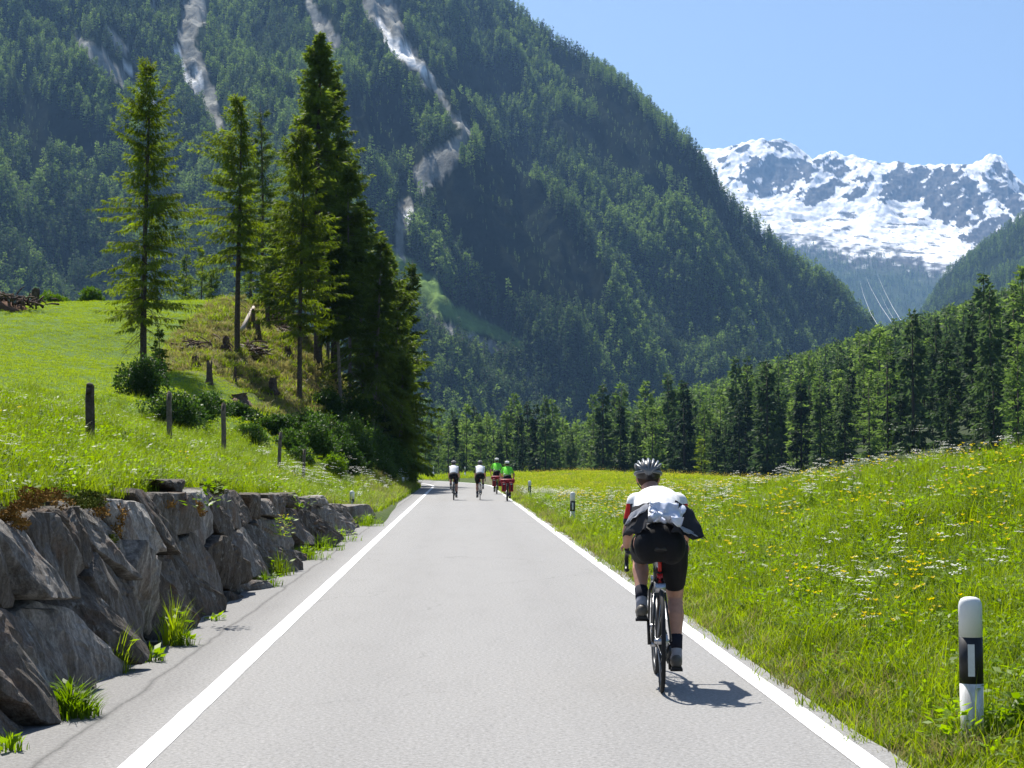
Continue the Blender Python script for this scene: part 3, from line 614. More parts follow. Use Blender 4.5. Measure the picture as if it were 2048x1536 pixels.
# the wood beyond the meadow: the front 290 trees stand as themselves, the rest of the wood behind them is one mass
MID = []
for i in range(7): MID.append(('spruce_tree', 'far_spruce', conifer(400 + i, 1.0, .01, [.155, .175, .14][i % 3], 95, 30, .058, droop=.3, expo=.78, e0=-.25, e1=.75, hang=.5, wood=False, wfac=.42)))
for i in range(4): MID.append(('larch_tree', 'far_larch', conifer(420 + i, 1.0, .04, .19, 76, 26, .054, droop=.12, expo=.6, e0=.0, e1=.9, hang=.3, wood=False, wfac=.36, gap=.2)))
MIDM = []
for nm, mt, (V, Fc, a, b) in MID:
    cr = mk('crown', V, Fc, M[mt]); tm = MB().tube([(0, 0, -.03), (.002, 0, .4), (0, 0, .96)], [.012, .009, .002], 5).mesh('trunk', M['bark']); MIDM.append((nm, cr, tm))
front = spaced(286, -16, 165, 205, 445, 21, lambda x, y: -.05 < x / y < .36 and 350 - 560 * max(x / y - .08, 0) < y < 440 - 440 * max(x / y - .08, 0), 3.6)
rf = random.Random(4)
for x, y in front:
    px = float(proj(x, y, 0)[0]); k = rf.choice(range(7)) if rf.random() < .66 else rf.choice(range(7, 11)); nm, cr, tm = MIDM[k]
    nm_ = {'spruce_tree': 'dark green spruce', 'larch_tree': 'paler green larch'}[nm]
    wh = 'beyond the road end' if px < 1040 else 'behind the yellow meadow' if px < 1290 else 'behind the white flowered crest' if px < 1650 else 'above the bank at far right'
    dp = 'at the wood edge' if y < 375 - 560 * max(x / y - .08, 0) else 'in middle ranks' if y < 405 - 500 * max(x / y - .08, 0) else 'in rear ranks'
    h = rf.uniform(9, 18) if rf.random() < .82 else rf.uniform(18, 24)
    t = thing(nm, '%s %s %s' % (nm_, dp, wh), 'tree', (x, y, float(ground(x, y)) - .3), rf.random() * 6.28, 'trees of the valley wood')
    t['label'] = ('tall ' if h > 16 else 'short ' if h < 12 else 'medium ') + t['label']; t.scale = (h * rf.uniform(.85, 1.15),) * 2 + (h,)
    obj('crown', cr, t); obj('trunk', tm, t)
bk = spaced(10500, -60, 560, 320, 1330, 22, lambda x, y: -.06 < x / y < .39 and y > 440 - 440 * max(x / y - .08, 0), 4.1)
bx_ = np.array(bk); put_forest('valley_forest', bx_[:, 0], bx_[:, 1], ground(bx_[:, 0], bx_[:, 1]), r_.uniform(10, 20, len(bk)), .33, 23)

# single trees and bushes this side of the wood
def small_tree(px, D, h, kind, label, name='larch_tree'):
    x = float(uv(px, 900)[0] * D); nm, cr, tm = MIDM[kind]
    t = thing(name, label, 'tree', (x, D, float(ground(x, D)) - .1), px, None); t.scale = (h * 1.25, h * 1.25, h); c = cr.copy(); c.materials.clear(); c.materials.append(M['larch']); obj('crown', c, t); obj('trunk', tm, t)
small_tree(1402, 290, 8.5, 8, 'small bright green larch alone before the dark wood, right of the near cyclist')
small_tree(1052, 300, 5.0, 9, 'small pointed young larch behind the two riders in lime green')
small_tree(1100, 305, 3.4, 3, 'low young conifer at the wood edge behind the yellow meadow', 'spruce_tree')
small_tree(1150, 300, 3.8, 10, 'low pale young larch at the wood edge, left of the near cyclist')
small_tree(1222, 295, 3.4, 7, 'stubby young larch at the wood edge close to the near cyclist helmet')
# ------------------------------------------------------------------ the knoll trees on the left
GK = 'conifers on the knoll left of the road'
LK = dict(nb=300, ns=78, sl=.34, droop=.14, expo=.52, gap=.3, e0=-.1, e1=.75, hang=.9, wfac=.20, lat=.6)
big_tree(1, 287, 113, 80, 'tall open larch with thin crown at far left, rising from a dark bush', r0=.16, c0=.15, Rm=2.75, bare=30, **{**LK, 'nb': 330})
big_tree(2, 474, 188, 88, 'slim larch with long bare trunk on the stump strewn slope', r0=.15, c0=.33, Rm=2.3, bare=5, bias=3.0, **{**LK, 'nb': 250, 'gap': .35})
big_tree(3, 522, 212, 114, 'darker conifer behind the bare trunked larch on the knoll crest', 'spruce_tree', 'spruce', r0=.14, c0=.05, Rm=2.1, **{**LK, 'nb': 150, 'gap': .1})
big_tree(4, 500, 330, 118, 'short dense conifer on the crest below the darker one', 'spruce_tree', 'spruce', r0=.12, c0=.05, Rm=1.9, **{**LK, 'nb': 120})
big_tree(5, 600, 250, 86, 'yellow green larch with straight trunk in front of the tallest spruce', r0=.13, c0=.28, Rm=2.3, bare=8, **{**LK, 'nb': 330, 'gap': .2})
SK = dict(nb=230, ns=110, sl=.42, droop=.36, expo=.62, gap=.25, e0=-.2, e1=.85, hang=.7, wfac=.26)
big_tree(6, 636, 58, 96, 'tallest dense spruce of the knoll, its tip highest of all', 'spruce_tree', 'spruce', r0=.24, c0=.28, Rm=3.3, **{**SK, 'nb': 330, 'ns': 130, 'expo': .72})
big_tree(7, 668, 150, 101, 'dense spruce just right of the tallest one, slightly lower', 'spruce_tree', 'spruce', r0=.2, c0=.3, Rm=2.9, **SK)
for i, (px, top, D, c0, Rm, lb, mt) in enumerate([
    (700, 330, 94, .45, 2.3, 'dark spruce with bare grey lower trunk in the middle of the grove', 'spruce'),
    (655, 300, 104, .42, 2.4, 'spruce with bare pole trunk hidden behind the yellow green larch', 'spruce'),
    (728, 400, 98, .25, 2.6, 'dark spruce on the right shoulder of the grove', 'spruce'),
    (742, 470, 91, .22, 2.5, 'leaning dark spruce close above the road side thicket', 'spruce'),
    (765, 500, 103, .10, 2.8, 'drooping spruce second from the right end of the grove', 'spruce'),
    (800, 520, 108, .04, 2.5, 'rightmost ragged spruce of the grove, beside the mountain meadow', 'spruce'),
    (785, 575, 98, .04, 2.5, 'low spruce on the steep bank over the road bend', 'spruce'),
    (798, 690, 94, .03, 1.8, 'shortest spruce at the right edge of the grove above the left marker post', 'spruce'),
    (560, 400, 106, .12, 2.0, 'dense dark conifer between the two slim larches', 'spruce'),
    (684, 470, 89, .5, 1.6, 'thin pole spruce with sparse top at the front of the grove', 'spruce')]):
    big_tree(30 + i, px, top, D, lb, 'spruce_tree', mt, r0=.10 + .01 * (i % 4), c0=c0, Rm=Rm, barkm='barkgrey', lean=[0, .02, -.02, .05, .03, .05, .04, .03, 0, -.03][i], bare=10 if c0 > .2 else 0, **{**SK, 'nb': 170, 'ns': 90})
for i, (px, top, D, lb) in enumerate([(400, 490, 135, 'small hazy conifer right of the left larch behind the field crest'), (372, 505, 140, 'low conifer beside the left larch trunk behind the field crest'), (425, 520, 138, 'lowest round conifer behind the field crest')]):
    big_tree(60 + i, px, top, D, lb, 'spruce_tree', 'spruce', r0=.12, c0=.05, Rm=2.2, **{**SK, 'nb': 110, 'ns': 60})
def bpx(px, D): return float(uv(px, 850)[0] * D)
for i, (px, D, w, h, lb, mt, n, lf) in enumerate([
    (285, 64, 2.2, 1.9, 'dark rounded bush round the foot of the left larch', 'bush', 6000, .10),
    (350, 58, 2.6, 1.55, 'dark bush right of the left larch, behind the second fence post', 'bush', 6000, .10),
    (395, 62, 1.8, 1.2, 'low dark bush ending the thicket left of the third fence post', 'bush', 4000, .10),
    (480, 68, 1.8, .8, 'shaded bush below the stumps, right of the third fence post', 'bush', 5000, .10),
    (545, 68, 2.2, 1.0, 'wide shaded bush above the fourth fence post', 'bush', 6000, .11),
    (622, 78, 2.4, 1.5, 'shaded bush at the foot of the yellow green larch', 'bush', 6000, .11),
    (660, 76, 2.4, 1.8, 'dark bush right of the fifth fence post', 'bush', 5000, .11),
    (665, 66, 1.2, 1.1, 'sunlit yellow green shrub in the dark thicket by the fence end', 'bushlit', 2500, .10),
    (700, 82, 2.8, 2.2, 'deep shaded bush under the bare grey trunks', 'bush', 6000, .11),
    (742, 86, 2.6, 2.2, 'dark roadside bush below the leaning spruce', 'bush', 6000, .11),
    (780, 91, 2.2, 2.0, 'dark bush on the bank behind the left marker post', 'bush', 5000, .11),
    (812, 97, 1.5, 1.8, 'last dark bush on the bank where the road bends', 'bush', 4000, .10),
    (505, 62, 1.8, 1.2, 'leafy low bush between the third and fourth fence posts', 'bush', 3500, .10),
    (600, 62, 2.0, 1.0, 'low hazel bush behind the fourth and fifth fence posts', 'bush', 4000, .10),
    (575, 66, 2.0, 1.0, 'dark shrub mass above the fifth fence post', 'bush', 5000, .11),
    (632, 70, 2.2, 1.6, 'dark shrub between the fence end and the sunlit shrub', 'bush', 5000, .11),
    (690, 72, 2.2, 1.7, 'dark shrub mass right of the sunlit shrub', 'bush', 5000, .11),
    (722, 78, 2.2, 1.9, 'dark leafy mass low on the bank under the bare trunks', 'bush', 5000, .11),
    (765, 82, 1.9, 1.5, 'low dark brush on the verge side of the thicket', 'bush', 4000, .10),
    (655, 88, 2.8, 2.2, 'tall dark undergrowth behind the yellow green larch foot', 'bush', 6000, .13),
    (700, 90, 3.2, 3.2, 'tall dark undergrowth filling the middle of the grove', 'bush', 6500, .13),
    (755, 94, 2.8, 3.0, 'tall dark undergrowth near the right side of the grove', 'bush', 6500, .13),
    (800, 100, 2.2, 3.0, 'tall dark undergrowth at the right side above the bend', 'bush', 6000, .13),
    (425, 66, 1.6, 1.0, 'small dark bush right beside the third fence post', 'bush', 3000, .10),
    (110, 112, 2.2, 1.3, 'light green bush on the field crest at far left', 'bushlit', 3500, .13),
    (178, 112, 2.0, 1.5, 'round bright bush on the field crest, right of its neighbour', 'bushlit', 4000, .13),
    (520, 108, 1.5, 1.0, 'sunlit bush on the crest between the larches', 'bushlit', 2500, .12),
    (320, 74, .9, 1.5, 'narrow upright shrub right of the left larch trunk', 'bush', 1500, .10)]):
    bush(500 + i, bpx(px, D), D, w, h, lb, n, lf, mt)

# ------------------------------------------------------------------ grass and flowers
def blades(seed, n, rad, h0, h1, w, mat, bend=.5, seg=3, fan=False):
    r = np.random.default_rng(seed); V = []; Fc = []
    for i in range(n):
        a = r.random() * 6.28; q = rad * math.sqrt(r.random()); bx, by = q * math.cos(a), q * math.sin(a); h = r.uniform(h0, h1); th = r.random() * 6.28
        if fan: q = rad * r.random(); bx, by = q * math.cos(a), q * math.sin(a) * 1.2; h = h1 * (1 - .62 * (q / rad)) * r.uniform(.55, 1.1); th = a + r.normal() * .6
        bd = h * bend * r.uniform(.1, 1)
        dx, dy = math.cos(th), math.sin(th); ww = w * r.uniform(.7, 1.3); b0 = len(V); a2 = th + 1.57 + r.normal() * .5; sx, sy = math.cos(a2) * ww / 2, math.sin(a2) * ww / 2
        for k in range(seg):
            s = k / seg; c = (bx + dx * bd * s * s, by + dy * bd * s * s, h * (s - .25 * bend * s * s)); f = 1 - s * .7; V += [(c[0] - sx * f, c[1] - sy * f, c[2]), (c[0] + sx * f, c[1] + sy * f, c[2])]
        V.append((bx + dx * bd, by + dy * bd, h * (1 - .25 * bend)))
        for k in range(seg - 1): Fc.append((b0 + 2 * k, b0 + 2 * k + 1, b0 + 2 * k + 3, b0 + 2 * k + 2))
        Fc.append((b0 + 2 * seg - 2, b0 + 2 * seg - 1, b0 + 2 * seg))
    return V, Fc
def merge(name, parts, mats):
    V = []; Fc = []; mi = []
    for (v, f, m) in parts: b = len(V); V += [tuple(q) for q in v]; Fc += [tuple(b + int(i) for i in q) for q in f]; mi += [m] * len(f)
    return mk(name, V, Fc, mats, mi=mi)
def herb(seed, n, rad, h, leaf):
    r = np.random.default_rng(seed); d = r.normal(size=(n, 3)); d /= np.linalg.norm(d, axis=1)[:, None]; O = np.abs(d) * 0 + d * [rad, rad, 0] * r.random(n)[:, None]; O[:, 2] = h * r.uniform(.15, 1, n)
    D = d * [1, 1, .3] + [0, 0, .25]; L = leaf * r.uniform(.6, 1.5, n); up = np.tile([0, 0, 1.], (n, 1)) + r.normal(size=(n, 3)) * .3; V, Fc = sprays(O, D, L, L * .5, r, up=up); return V, Fc
def umbel(seed, h, s=.055):
    r = np.random.default_rng(seed); b = MB(); top = Vector((r.normal() * .06, r.normal() * .06, h)); b.tube([(0, 0, 0), tuple(top * .5 + Vector((.02, 0, 0))), tuple(top)], [.004, .003, .002], 3, False)
    heads = [top] + [top + Vector((r.normal() * .09, r.normal() * .09, -r.uniform(.02, .12))) for _ in range(3)]; nst = len(b.F); w = MB()
    for hd in heads:
        b.tube([tuple(top * .6), tuple(hd)], [.002, .001], 3, False)
        for _ in range(11):
            a = r.random() * 6.28; q = s * math.sqrt(r.random()); c = hd + Vector((q * math.cos(a), q * math.sin(a), .015 + r.normal() * .003)); rr = .011
            w.add([c + Vector((rr * math.cos(k * 1.2566 + a), rr * math.sin(k * 1.2566 + a), (r.random() - .5) * .006)) for k in range(5)], [(0, 1, 2, 3, 4)])
    return merge('umbel', [(b.V, b.F, 0), (w.V, w.F, 1)], [M['herb'], M['white_petal']])
def cupflower(seed, h, mat, s=.014, n=3):
    r = np.random.default_rng(seed); b = MB(); w = MB()
    for _ in range(n):
        t = Vector((r.normal() * .06, r.normal() * .06, h * r.uniform(.8, 1.1))); b.tube([(0, 0, 0), tuple(t * .5), tuple(t)], [.003, .002, .0015], 3, False)
        for k in range(5):
            a = k * 1.2566; p = Vector((math.cos(a), math.sin(a), .7)) * s; q = Vector((-math.sin(a), math.cos(a), 0)) * s * .55; w.add([t, t + p * .7 + q, t + p * 1.3, t + p * .7 - q], [(0, 1, 2, 3)])
    return merge('flower', [(b.V, b.F, 0), (w.V, w.F, 1)], [M['grass'], M[mat]])
def one(name, vf, mat): return merge(name, [(vf[0], vf[1], 0)], [M[mat]])
TALL = [one('grass', blades(700 + i, 52, .16, .16, .40, .0075, 'grass', .9), 'grass') for i in range(5)] + [one('herb', herb(720 + i, 60, .18, .24, .05), 'herb') for i in range(4)] + [merge('grass', [(*blades(730 + i, 26, .14, .22, .50, .006, 'g', .6), 0), (*herb(735 + i, 26, .14, .28, .042), 1)], [M['grass'], M['herb']]) for i in range(3)]
SHORT = [one('grass', blades(740 + i, 40, .16, .08, .2, .010, 'grass', .9), 'grass') for i in range(3)] + [one('grass', blades(745, 26, .14, .1, .24, .009, 'd', .9), 'dry')]
FIELD = [one('grass', blades(750 + i, 44, .30, .04, .10, .018, 'field', .9, 2), 'field') for i in range(4)]
DRY = [one('grass', blades(760 + i, 34, .26, .10, .30, .03, 'dry', 1.2, 2), 'dry') for i in range(3)] + [one('grass', blades(764 + i, 28, .26, .1, .3, .03, 'g', 1.0, 2), 'grass') for i in range(2)]
UMB = [umbel(770 + i, .37 + .05 * i) for i in range(4)]; YEL = [cupflower(780 + i, .34, 'yellow_petal', .017) for i in range(3)]; PNK = [cupflower(790, .36, 'pink_petal', .016, 2)]
def pick(seed, n, x0, x1, y0, y1, dens):
    r = np.random.default_rng(seed); x = r.uniform(x0, x1, n); y = r.uniform(y0, y1, n); k = r.random(n) < dens(x, y); return x[k], y[k]
def strew(name, seed, n, box_, dens, srcs, s0, s1, label, grow=0.0, probs=None, sink=.02, tl=.12):
    x, y = pick(seed, n, *box_, dens); r = np.random.default_rng(seed + 1); m = len(x)
    s = r.uniform(s0, s1, m) * (1 + grow * np.clip(y - 12, 0, 80) / 40); idx = r.choice(len(srcs), m, p=probs)
    gz_ = ground(x, y); return scatter(name, np.stack([x, y, gz_ - sink], -1), s, r.random(m) * 6.28, idx, srcs, label, tilt=r.normal(0, tl, (m, 2)))
inview = lambda x, y: (x < .40 * y + 3.5) & (x > -.36 * y - 2.5)
tp = np.array([1.3] * 5 + [1.0] * 4 + [1.2] * 3); tp /= tp.sum()
patch = lambda x, y, s, k: sstep(-.1, .35, fbm(x / s, y / s, k, 3))
fall = lambda y: np.clip(14 / np.maximum(y, 14), .10, 1)
strew('right_meadow_grass', 801, 46000, (2.42, 20, 5, 66), lambda x, y: inview(x, y) * sstep(2.4, 3.1, x) * fall(y) ** .8, TALL, .65, 1.15, 'tall meadow grass and herbs on the right bank', .55, tp)
strew('right_verge_grass', 803, 9000, (2.22, 3.4, 5, 100), lambda x, y: np.clip(12 / y, .2, 1) * (1 - .6 * sstep(2.9, 3.4, x)), SHORT, .6, 1.1, 'short verge grass along the right road edge', .5)
strew('left_meadow_grass', 805, 52000, (-20, -2.85, 5, 62), lambda x, y: inview(x, y) * fall(y) ** .8 * (1 - sstep(54, 62, y) * (x < -9)), TALL, .55, 1.0, 'lush grass and herbs on the left bank above the stone wall', .5, tp)
strew('left_verge_grass', 807, 8000, (-4.6, -2.6, 38, 104), lambda x, y: .5 * (x > -3.2 - .03 * (y - 38)), SHORT, 1.0, 1.8, 'verge grass between the wall end and the thicket', .2)
strew('hill_field_grass', 809, 42000, (-60, -5, 56, 118), lambda x, y: inview(x, y) * ((x < -14) | (y < 80)) * .9, FIELD, .7, 1.4, 'smooth bright green grass of the hill field')
strew('knoll_dry_grass', 811, 9000, (-17, -4, 74, 114), lambda x, y: ((x > -15.5) & ((y > 80) | (x > -9))) * .9, DRY, .7, 1.7, 'pale dry tussocks on the cleared knoll')
strew('far_meadow_grass', 813, 26000, (2.6, 40, 60, 200), lambda x, y: inview(x, y) * np.clip(70 / y, .3, 1), FIELD, 1.0, 2.0, 'grass of the yellow flowering meadow')
strew('far_verge_grass', 815, 9000, (-34, 40, 140, 240), lambda x, y: np.abs(x - road_cx(y)) > 3.4, FIELD, 2.0, 4.0, 'grass strip beyond the road bend')
FY = [merge('flower', [(*blades(766, 14, .25, .1, .26, .02, 'g', .6, 2), 0), (*herb(767, 16, .25, .3, .035), 1)], [M['field'], M['yellow_petal']])]
strew('far_meadow_flowers', 817, 15000, (2.8, 40, 62, 180), lambda x, y: inview(x, y) * (.25 + .75 * patch(x, y, 6, 5)), FY, .8, 1.5, 'yellow flowers massed in the far meadow')
strew('white_flowers', 821, 9000, (2.9, 16, 7, 62), lambda x, y: inview(x, y) * (.02 + .22 * np.maximum(sstep(.15, .45, fbm(x / 1.6, y / 3.5, 8, 3)), sstep(26, 36, y) * sstep(3, 4, x) * .45)) * np.clip(22 / y, .4, 1), UMB, .8, 1.15, 'white umbel flowers on the right bank', .35, None, 0, .1)
strew('yellow_flowers', 823, 9000, (2.8, 16, 7, 62), lambda x, y: inview(x, y) * (.04 + .42 * patch(x, y, 1.8, 15)) * fall(y) ** .5, YEL, .8, 1.25, 'yellow buttercups on the right bank', .4, None, 0, .1)
strew('pink_flowers', 825, 900, (2.8, 14, 7, 40), lambda x, y: inview(x, y) * (.5 * patch(x, y, 2, 25)), PNK, .8, 1.2, 'pale pink flowers among the right bank grass', .3, None, 0, .1)
strew('left_bank_flowers', 827, 1500, (-14, -3.0, 10, 50), lambda x, y: inview(x, y) * (.15 * patch(x, y, 2, 35)), UMB + YEL, .7, 1.0, 'white and yellow flowers on the left bank', .3, None, 0, .1)
strew('verge_flowers', 829, 3500, (2.7, 5.5, 36, 80), lambda x, y: .4, UMB, .5, .9, 'white flowers along the right verge by the marker posts', .2, None, 0.1, .1)
strew('left_verge_flowers', 831, 900, (-5.5, -2.8, 42, 92), lambda x, y: .5 * patch(x, y, 3, 45), UMB, .8, 1.3, 'white flowers along the left verge', .2, None, 0, .1)
# ------------------------------------------------------------------ dry stone wall
t = NT('wall stone'); v = t.coord('Position', (1, 1, 1)); oi = t.new('ShaderNodeObjectInfo').outputs['Random']
st = t.noise(t.coord('Position', (5, 9, 1.6), (0.5, 0, 0)), 1.4, 8, .72, .4); n2 = t.noise(v, 7, 7, .72); n3 = t.noise(v, 38, 4, .75)
bs = t.ramp(t.math('ADD', t.math('MULTIPLY', st, .72), t.math('MULTIPLY', oi, .28)), [(.28, (.028, .021, .016)), (.42, (.100, .083, .066)), (.55, (.18, .165, .148)), (.70, (.42, .395, .36))])
bs = t.mix(t.ramp(n2, [(.56, 0.0), (.68, .75)]), bs, (.33, .33, .31)); bs = t.mix(t.ramp(t.noise(v, 2.1, 5), [(.54, 0.0), (.66, .6)]), bs, (.15, .085, .05))
t.base(t.mix(1.0, bs, t.ramp(n3, [(.3, .6), (.7, 1.35)]), 'MULTIPLY'), .8, .25).bump(t.math('ADD', st, t.math('MULTIPLY', n2, .7)), 1.0, .05); M['stone'] = t.m
M['moss'] = plain('rusty moss', (.20, .115, .03), .95, .05, .6, 14, bump=1.0); M['mossg'] = plain('green moss', (.10, .12, .02), .95, .05, .6, 14, bump=1.0)
def clip(poly, nx, ny, c):
    out = []
    for i in range(len(poly)):
        p, q = poly[i], poly[(i + 1) % len(poly)]; dp = nx * p[0] + ny * p[1] - c; dq = nx * q[0] + ny * q[1] - c
        if dp <= 0: out.append(p)
        if (dp < 0) != (dq < 0) and dp != dq: s = dp / (dp - dq); out.append((p[0] + s * (q[0] - p[0]), p[1] + s * (q[1] - p[1])))
    return out
WTOP = [(0, 1.42), (9, 1.25), (11, 1.22), (14, 1.24), (16.5, 1.32), (19, 1.28), (22, 1.12), (26, 1.02), (30, .92), (34, .80), (38, .62), (41, .45), (43, .25)]
wall = thing('stone_wall', 'rough dark wall of big leaning slabs holding the left bank', 'wall', (WALLX, 20, 0))
rs = np.random.default_rng(78); KS = .85; WA, WZ = 1.0, .66; seeds = []
for j in range(-1, 4):
    for i in range(-4, 52):
        seeds.append((i + rs.uniform(-.36, .36) + .5 * (j % 2), j + .5 + rs.uniform(-.33, .33)))
seeds = np.array(seeds)
nst = 0
for k, (sa, sz) in enumerate(seeds):
    z0 = sz * WZ; a0 = 5 * math.exp(.062 * (sa - KS * z0)); top = float(np.interp(a0, *zip(*WTOP)))
    if a0 < 5.5 or a0 > 43.2 or z0 > top + .42 or z0 < -.5: continue
    poly = [(sa - 2, sz - 2), (sa + 2, sz - 2), (sa + 2, sz + 2), (sa - 2, sz + 2)]
    for m in np.nonzero(np.hypot(seeds[:, 0] - sa, seeds[:, 1] - sz) < 2.6)[0]:
        if m == k: continue
        q = seeds[m]; nx, ny = q[0] - sa, q[1] - sz; poly = clip(poly, nx, ny, nx * (sa + q[0]) / 2 + ny * (sz + q[1]) / 2)
    poly = [(5 * math.exp(.062 * (p[0] - KS * p[1] * WZ)), p[1] * WZ) for p in poly]; tz = top + rs.uniform(-.09, .06)
    poly = clip(clip(poly, 0, 1, tz), 0, -1, .12)
    if len(poly) < 3: continue
    A = np.array(poly); cen = A.mean(0); seg = np.roll(A, -1, 0) - A; ln = np.hypot(*seg.T); cum = np.concatenate([[0], np.cumsum(ln)]); NB = 30
    if cum[-1] < .5 or np.ptp(A[:, 1]) < .10: continue
    bd = np.array([A[(i_ := min(int(np.searchsorted(cum, s_, 'right')) - 1, len(A) - 1))] + seg[i_] * ((s_ - cum[i_]) / max(ln[i_], 1e-6)) for s_ in np.linspace(0, cum[-1], NB, endpoint=False)])
    for _ in range(1): bd = bd * .86 + (np.roll(bd, 1, 0) + np.roll(bd, -1, 0)) * .07
    rad = np.hypot(*(bd - cen).T)[:, None]; bd = cen + (bd - cen) * np.clip(1 - .032 / rad + rs.normal(0, .02, NB)[:, None], .6, 1)
    ta, tb = rs.normal(.15, .12), rs.normal(.0, .20); pr = rs.uniform(-.07, .08); V = []
    rings = [(1.0, -.38), (1.0, -.10), (.99, .0), (.965, .022), (.84, .032), (.68, .04), (.50, .045), (.32, .05), (.15, .05)]
    for f, dep in rings:
        pts = cen + (bd - cen) * f; fr = 1 if dep > -.3 else 0
        dx = dep + fr * (pr + ta * (pts[:, 0] - cen[0]) + tb * (pts[:, 1] - cen[1]) + .06 * ridged((pts[:, 0] + .8 * pts[:, 1]) * 2.6 + k, pts[:, 1] * .7 + k, 170, 3) + .022 * fbm(pts[:, 0] * 4, pts[:, 1] * 6 + k, 171, 4) + .022 * ridged((pts[:, 0] + .5 * pts[:, 1]) * 7, pts[:, 1] * 2 + k, 172, 2))
        V += [(dx[i] - .24 * pts[i, 1], pts[i, 0] - 20, pts[i, 1]) for i in range(NB)]
    V.append((float(np.mean([v_[0] for v_ in V[-NB:]])), cen[0] - 20, cen[1]))
    Fc = [(r_i * NB + i, r_i * NB + (i + 1) % NB, (r_i + 1) * NB + (i + 1) % NB, (r_i + 1) * NB + i) for r_i in range(len(rings) - 1) for i in range(NB)]
    Fc += [((len(rings) - 1) * NB + i, (len(rings) - 1) * NB + (i + 1) % NB, len(V) - 1) for i in range(NB)] + [tuple(range(NB))[::-1]]
    obj('stone', mk('stone', V, Fc, M['stone'], False), wall); nst += 1
print('stones', nst)
rb = np.random.default_rng(5)
def lump(name, x, y, z, w, d, h, mat, parent, seed=0, n=14):
    V = []; k = 9
    for i in range(k + 1):
        for j in range(n):
            p = math.pi * i / k; a = 2 * math.pi * j / n; q = Vector((math.sin(p) * math.cos(a), math.sin(p) * math.sin(a), math.cos(p))); s = 1 + .35 * float(fbm(q.x * 2 + seed, q.y * 2 + q.z * 1.7, 180 + seed, 3))
            V.append((x + q.x * w / 2 * s, y + q.y * d / 2 * s, z + q.z * h / 2 * s))
    Fc = [(i * n + j, (i + 1) * n + j, (i + 1) * n + (j + 1) % n, i * n + (j + 1) % n) for i in range(k) for j in range(n)]; return obj(name, mk(name, V, Fc, mat, True), parent)
for i, (px, py, D, w, d, h, m) in enumerate([(85, 988, 9.7, .30, .8, .14, 'moss'), (205, 1012, 11.0, .3, .7, .2, 'moss'), (215, 1050, 11.3, .16, .5, .22, 'moss'), (212, 1085, 11.4, .14, .35, .18, 'mossg'), (345, 1000, 13.6, .3, .9, .14, 'moss'), (372, 1010, 14.6, .25, .8, .14, 'moss'), (160, 1002, 10.5, .25, .5, .1, 'mossg'), (425, 975, 16.4, .3, .9, .12, 'mossg'), (30, 1040, 9.3, .2, .4, .12, 'moss')]):
    u_, v_ = uv(px, py); D = (WALLX - .24 * 1.52 + .03) / (float(u_) + .24 * float(v_)); x, y, z = at(px, py, D); V_, F_ = leafy(40 + i, [(x - WALLX + .03 + rb.normal() * .05, y - 20 + rb.uniform(-.5, .5) * d, z - h * .1 + rb.normal() * h * .3, w * .28, d * .12, h * .24) for _ in range(7)], 1500, .020); obj('moss_patch', mk('moss_patch', V_, F_, M[m]), wall)

# ------------------------------------------------------------------ posts
M['wood_grey'] = plain('weathered post wood', (.17, .135, .105), .9, .1, .5, 12, bump=1.0); M['wood_dark'] = plain('dark post wood', (.09, .068, .055), .9, .1, .5, 12, bump=1.0)
t = NT('white post plastic'); v = t.coord(); sp = t.new('ShaderNodeSeparateXYZ'); t.l(v, sp.inputs[0])
t.base(t.mix(t.math('MULTIPLY', t.ramp(sp.outputs[2], [(.1, .85), (.40, .12), (.8, .05)]), t.ramp(t.noise(t.coord('Object', (3, 3, .8)), 9, 6, .75), [(.42, .15), (.62, 1.0)])), (.78, .78, .76), (.22, .19, .15)), .45, .4); M['post_white'] = t.m
M['post_black'] = plain('black band', (.018, .018, .02), .5, .4); M['reflector'] = plain('reflector', (.62, .64, .66), .25, .6, .06, 60)
for i, (px, top, D, w, sq, m, lb, ln) in enumerate([(178, 770, 23, .135, 1, 'wood_dark', 'thick dark fence post with notched top, nearest on the left bank', .01), (338, 786, 30.5, .10, 0, 'wood_grey', 'round grey fence post before the dark bush, second from the thick one', .0), (447, 808, 38, .11, 0, 'wood_grey', 'third fence post, short and upright right of the dark bushes', .0),
        (556, 865, 46, .10, 0, 'wood_grey', 'slim pale fence post leaning in front of the dark thicket', .06), (606, 900, 53, .10, 0, 'wood_grey', 'last small fence post before the sunlit shrub', .05)]):
    x = float(uv(px, 850)[0] * D); g = float(ground(x, D)); h = 1.52 + float(uv(px, top)[1]) * D - g; t_ = thing('fence_post', lb, 'fence post', (x, D, g), 0, 'old wooden fence posts on the left bank'); t_.rotation_euler[1] = ln; r = w / 2
    P = [(0, 0, -.3), (.008, 0, h * .4), (-.006, 0, h * .8), (0, 0, h)]; b = MB().tube(P, [r * 1.05, r, r * .96, r * .85], 5 if sq else 9)
    b.obj('post', M[m], t_, smooth=not sq); nb = MB().box((0, -r * .95, h * .9), (r * .28, r * .2, .035)); nb.obj('staple' if not sq else 'knot', M['wood_dark'], t_)
    MB().tube([(0, 0, h - .01), (.01, 0, h + .025)], [r * .88, r * .5], 7).obj('post_cap', M['wood_grey'], t_)
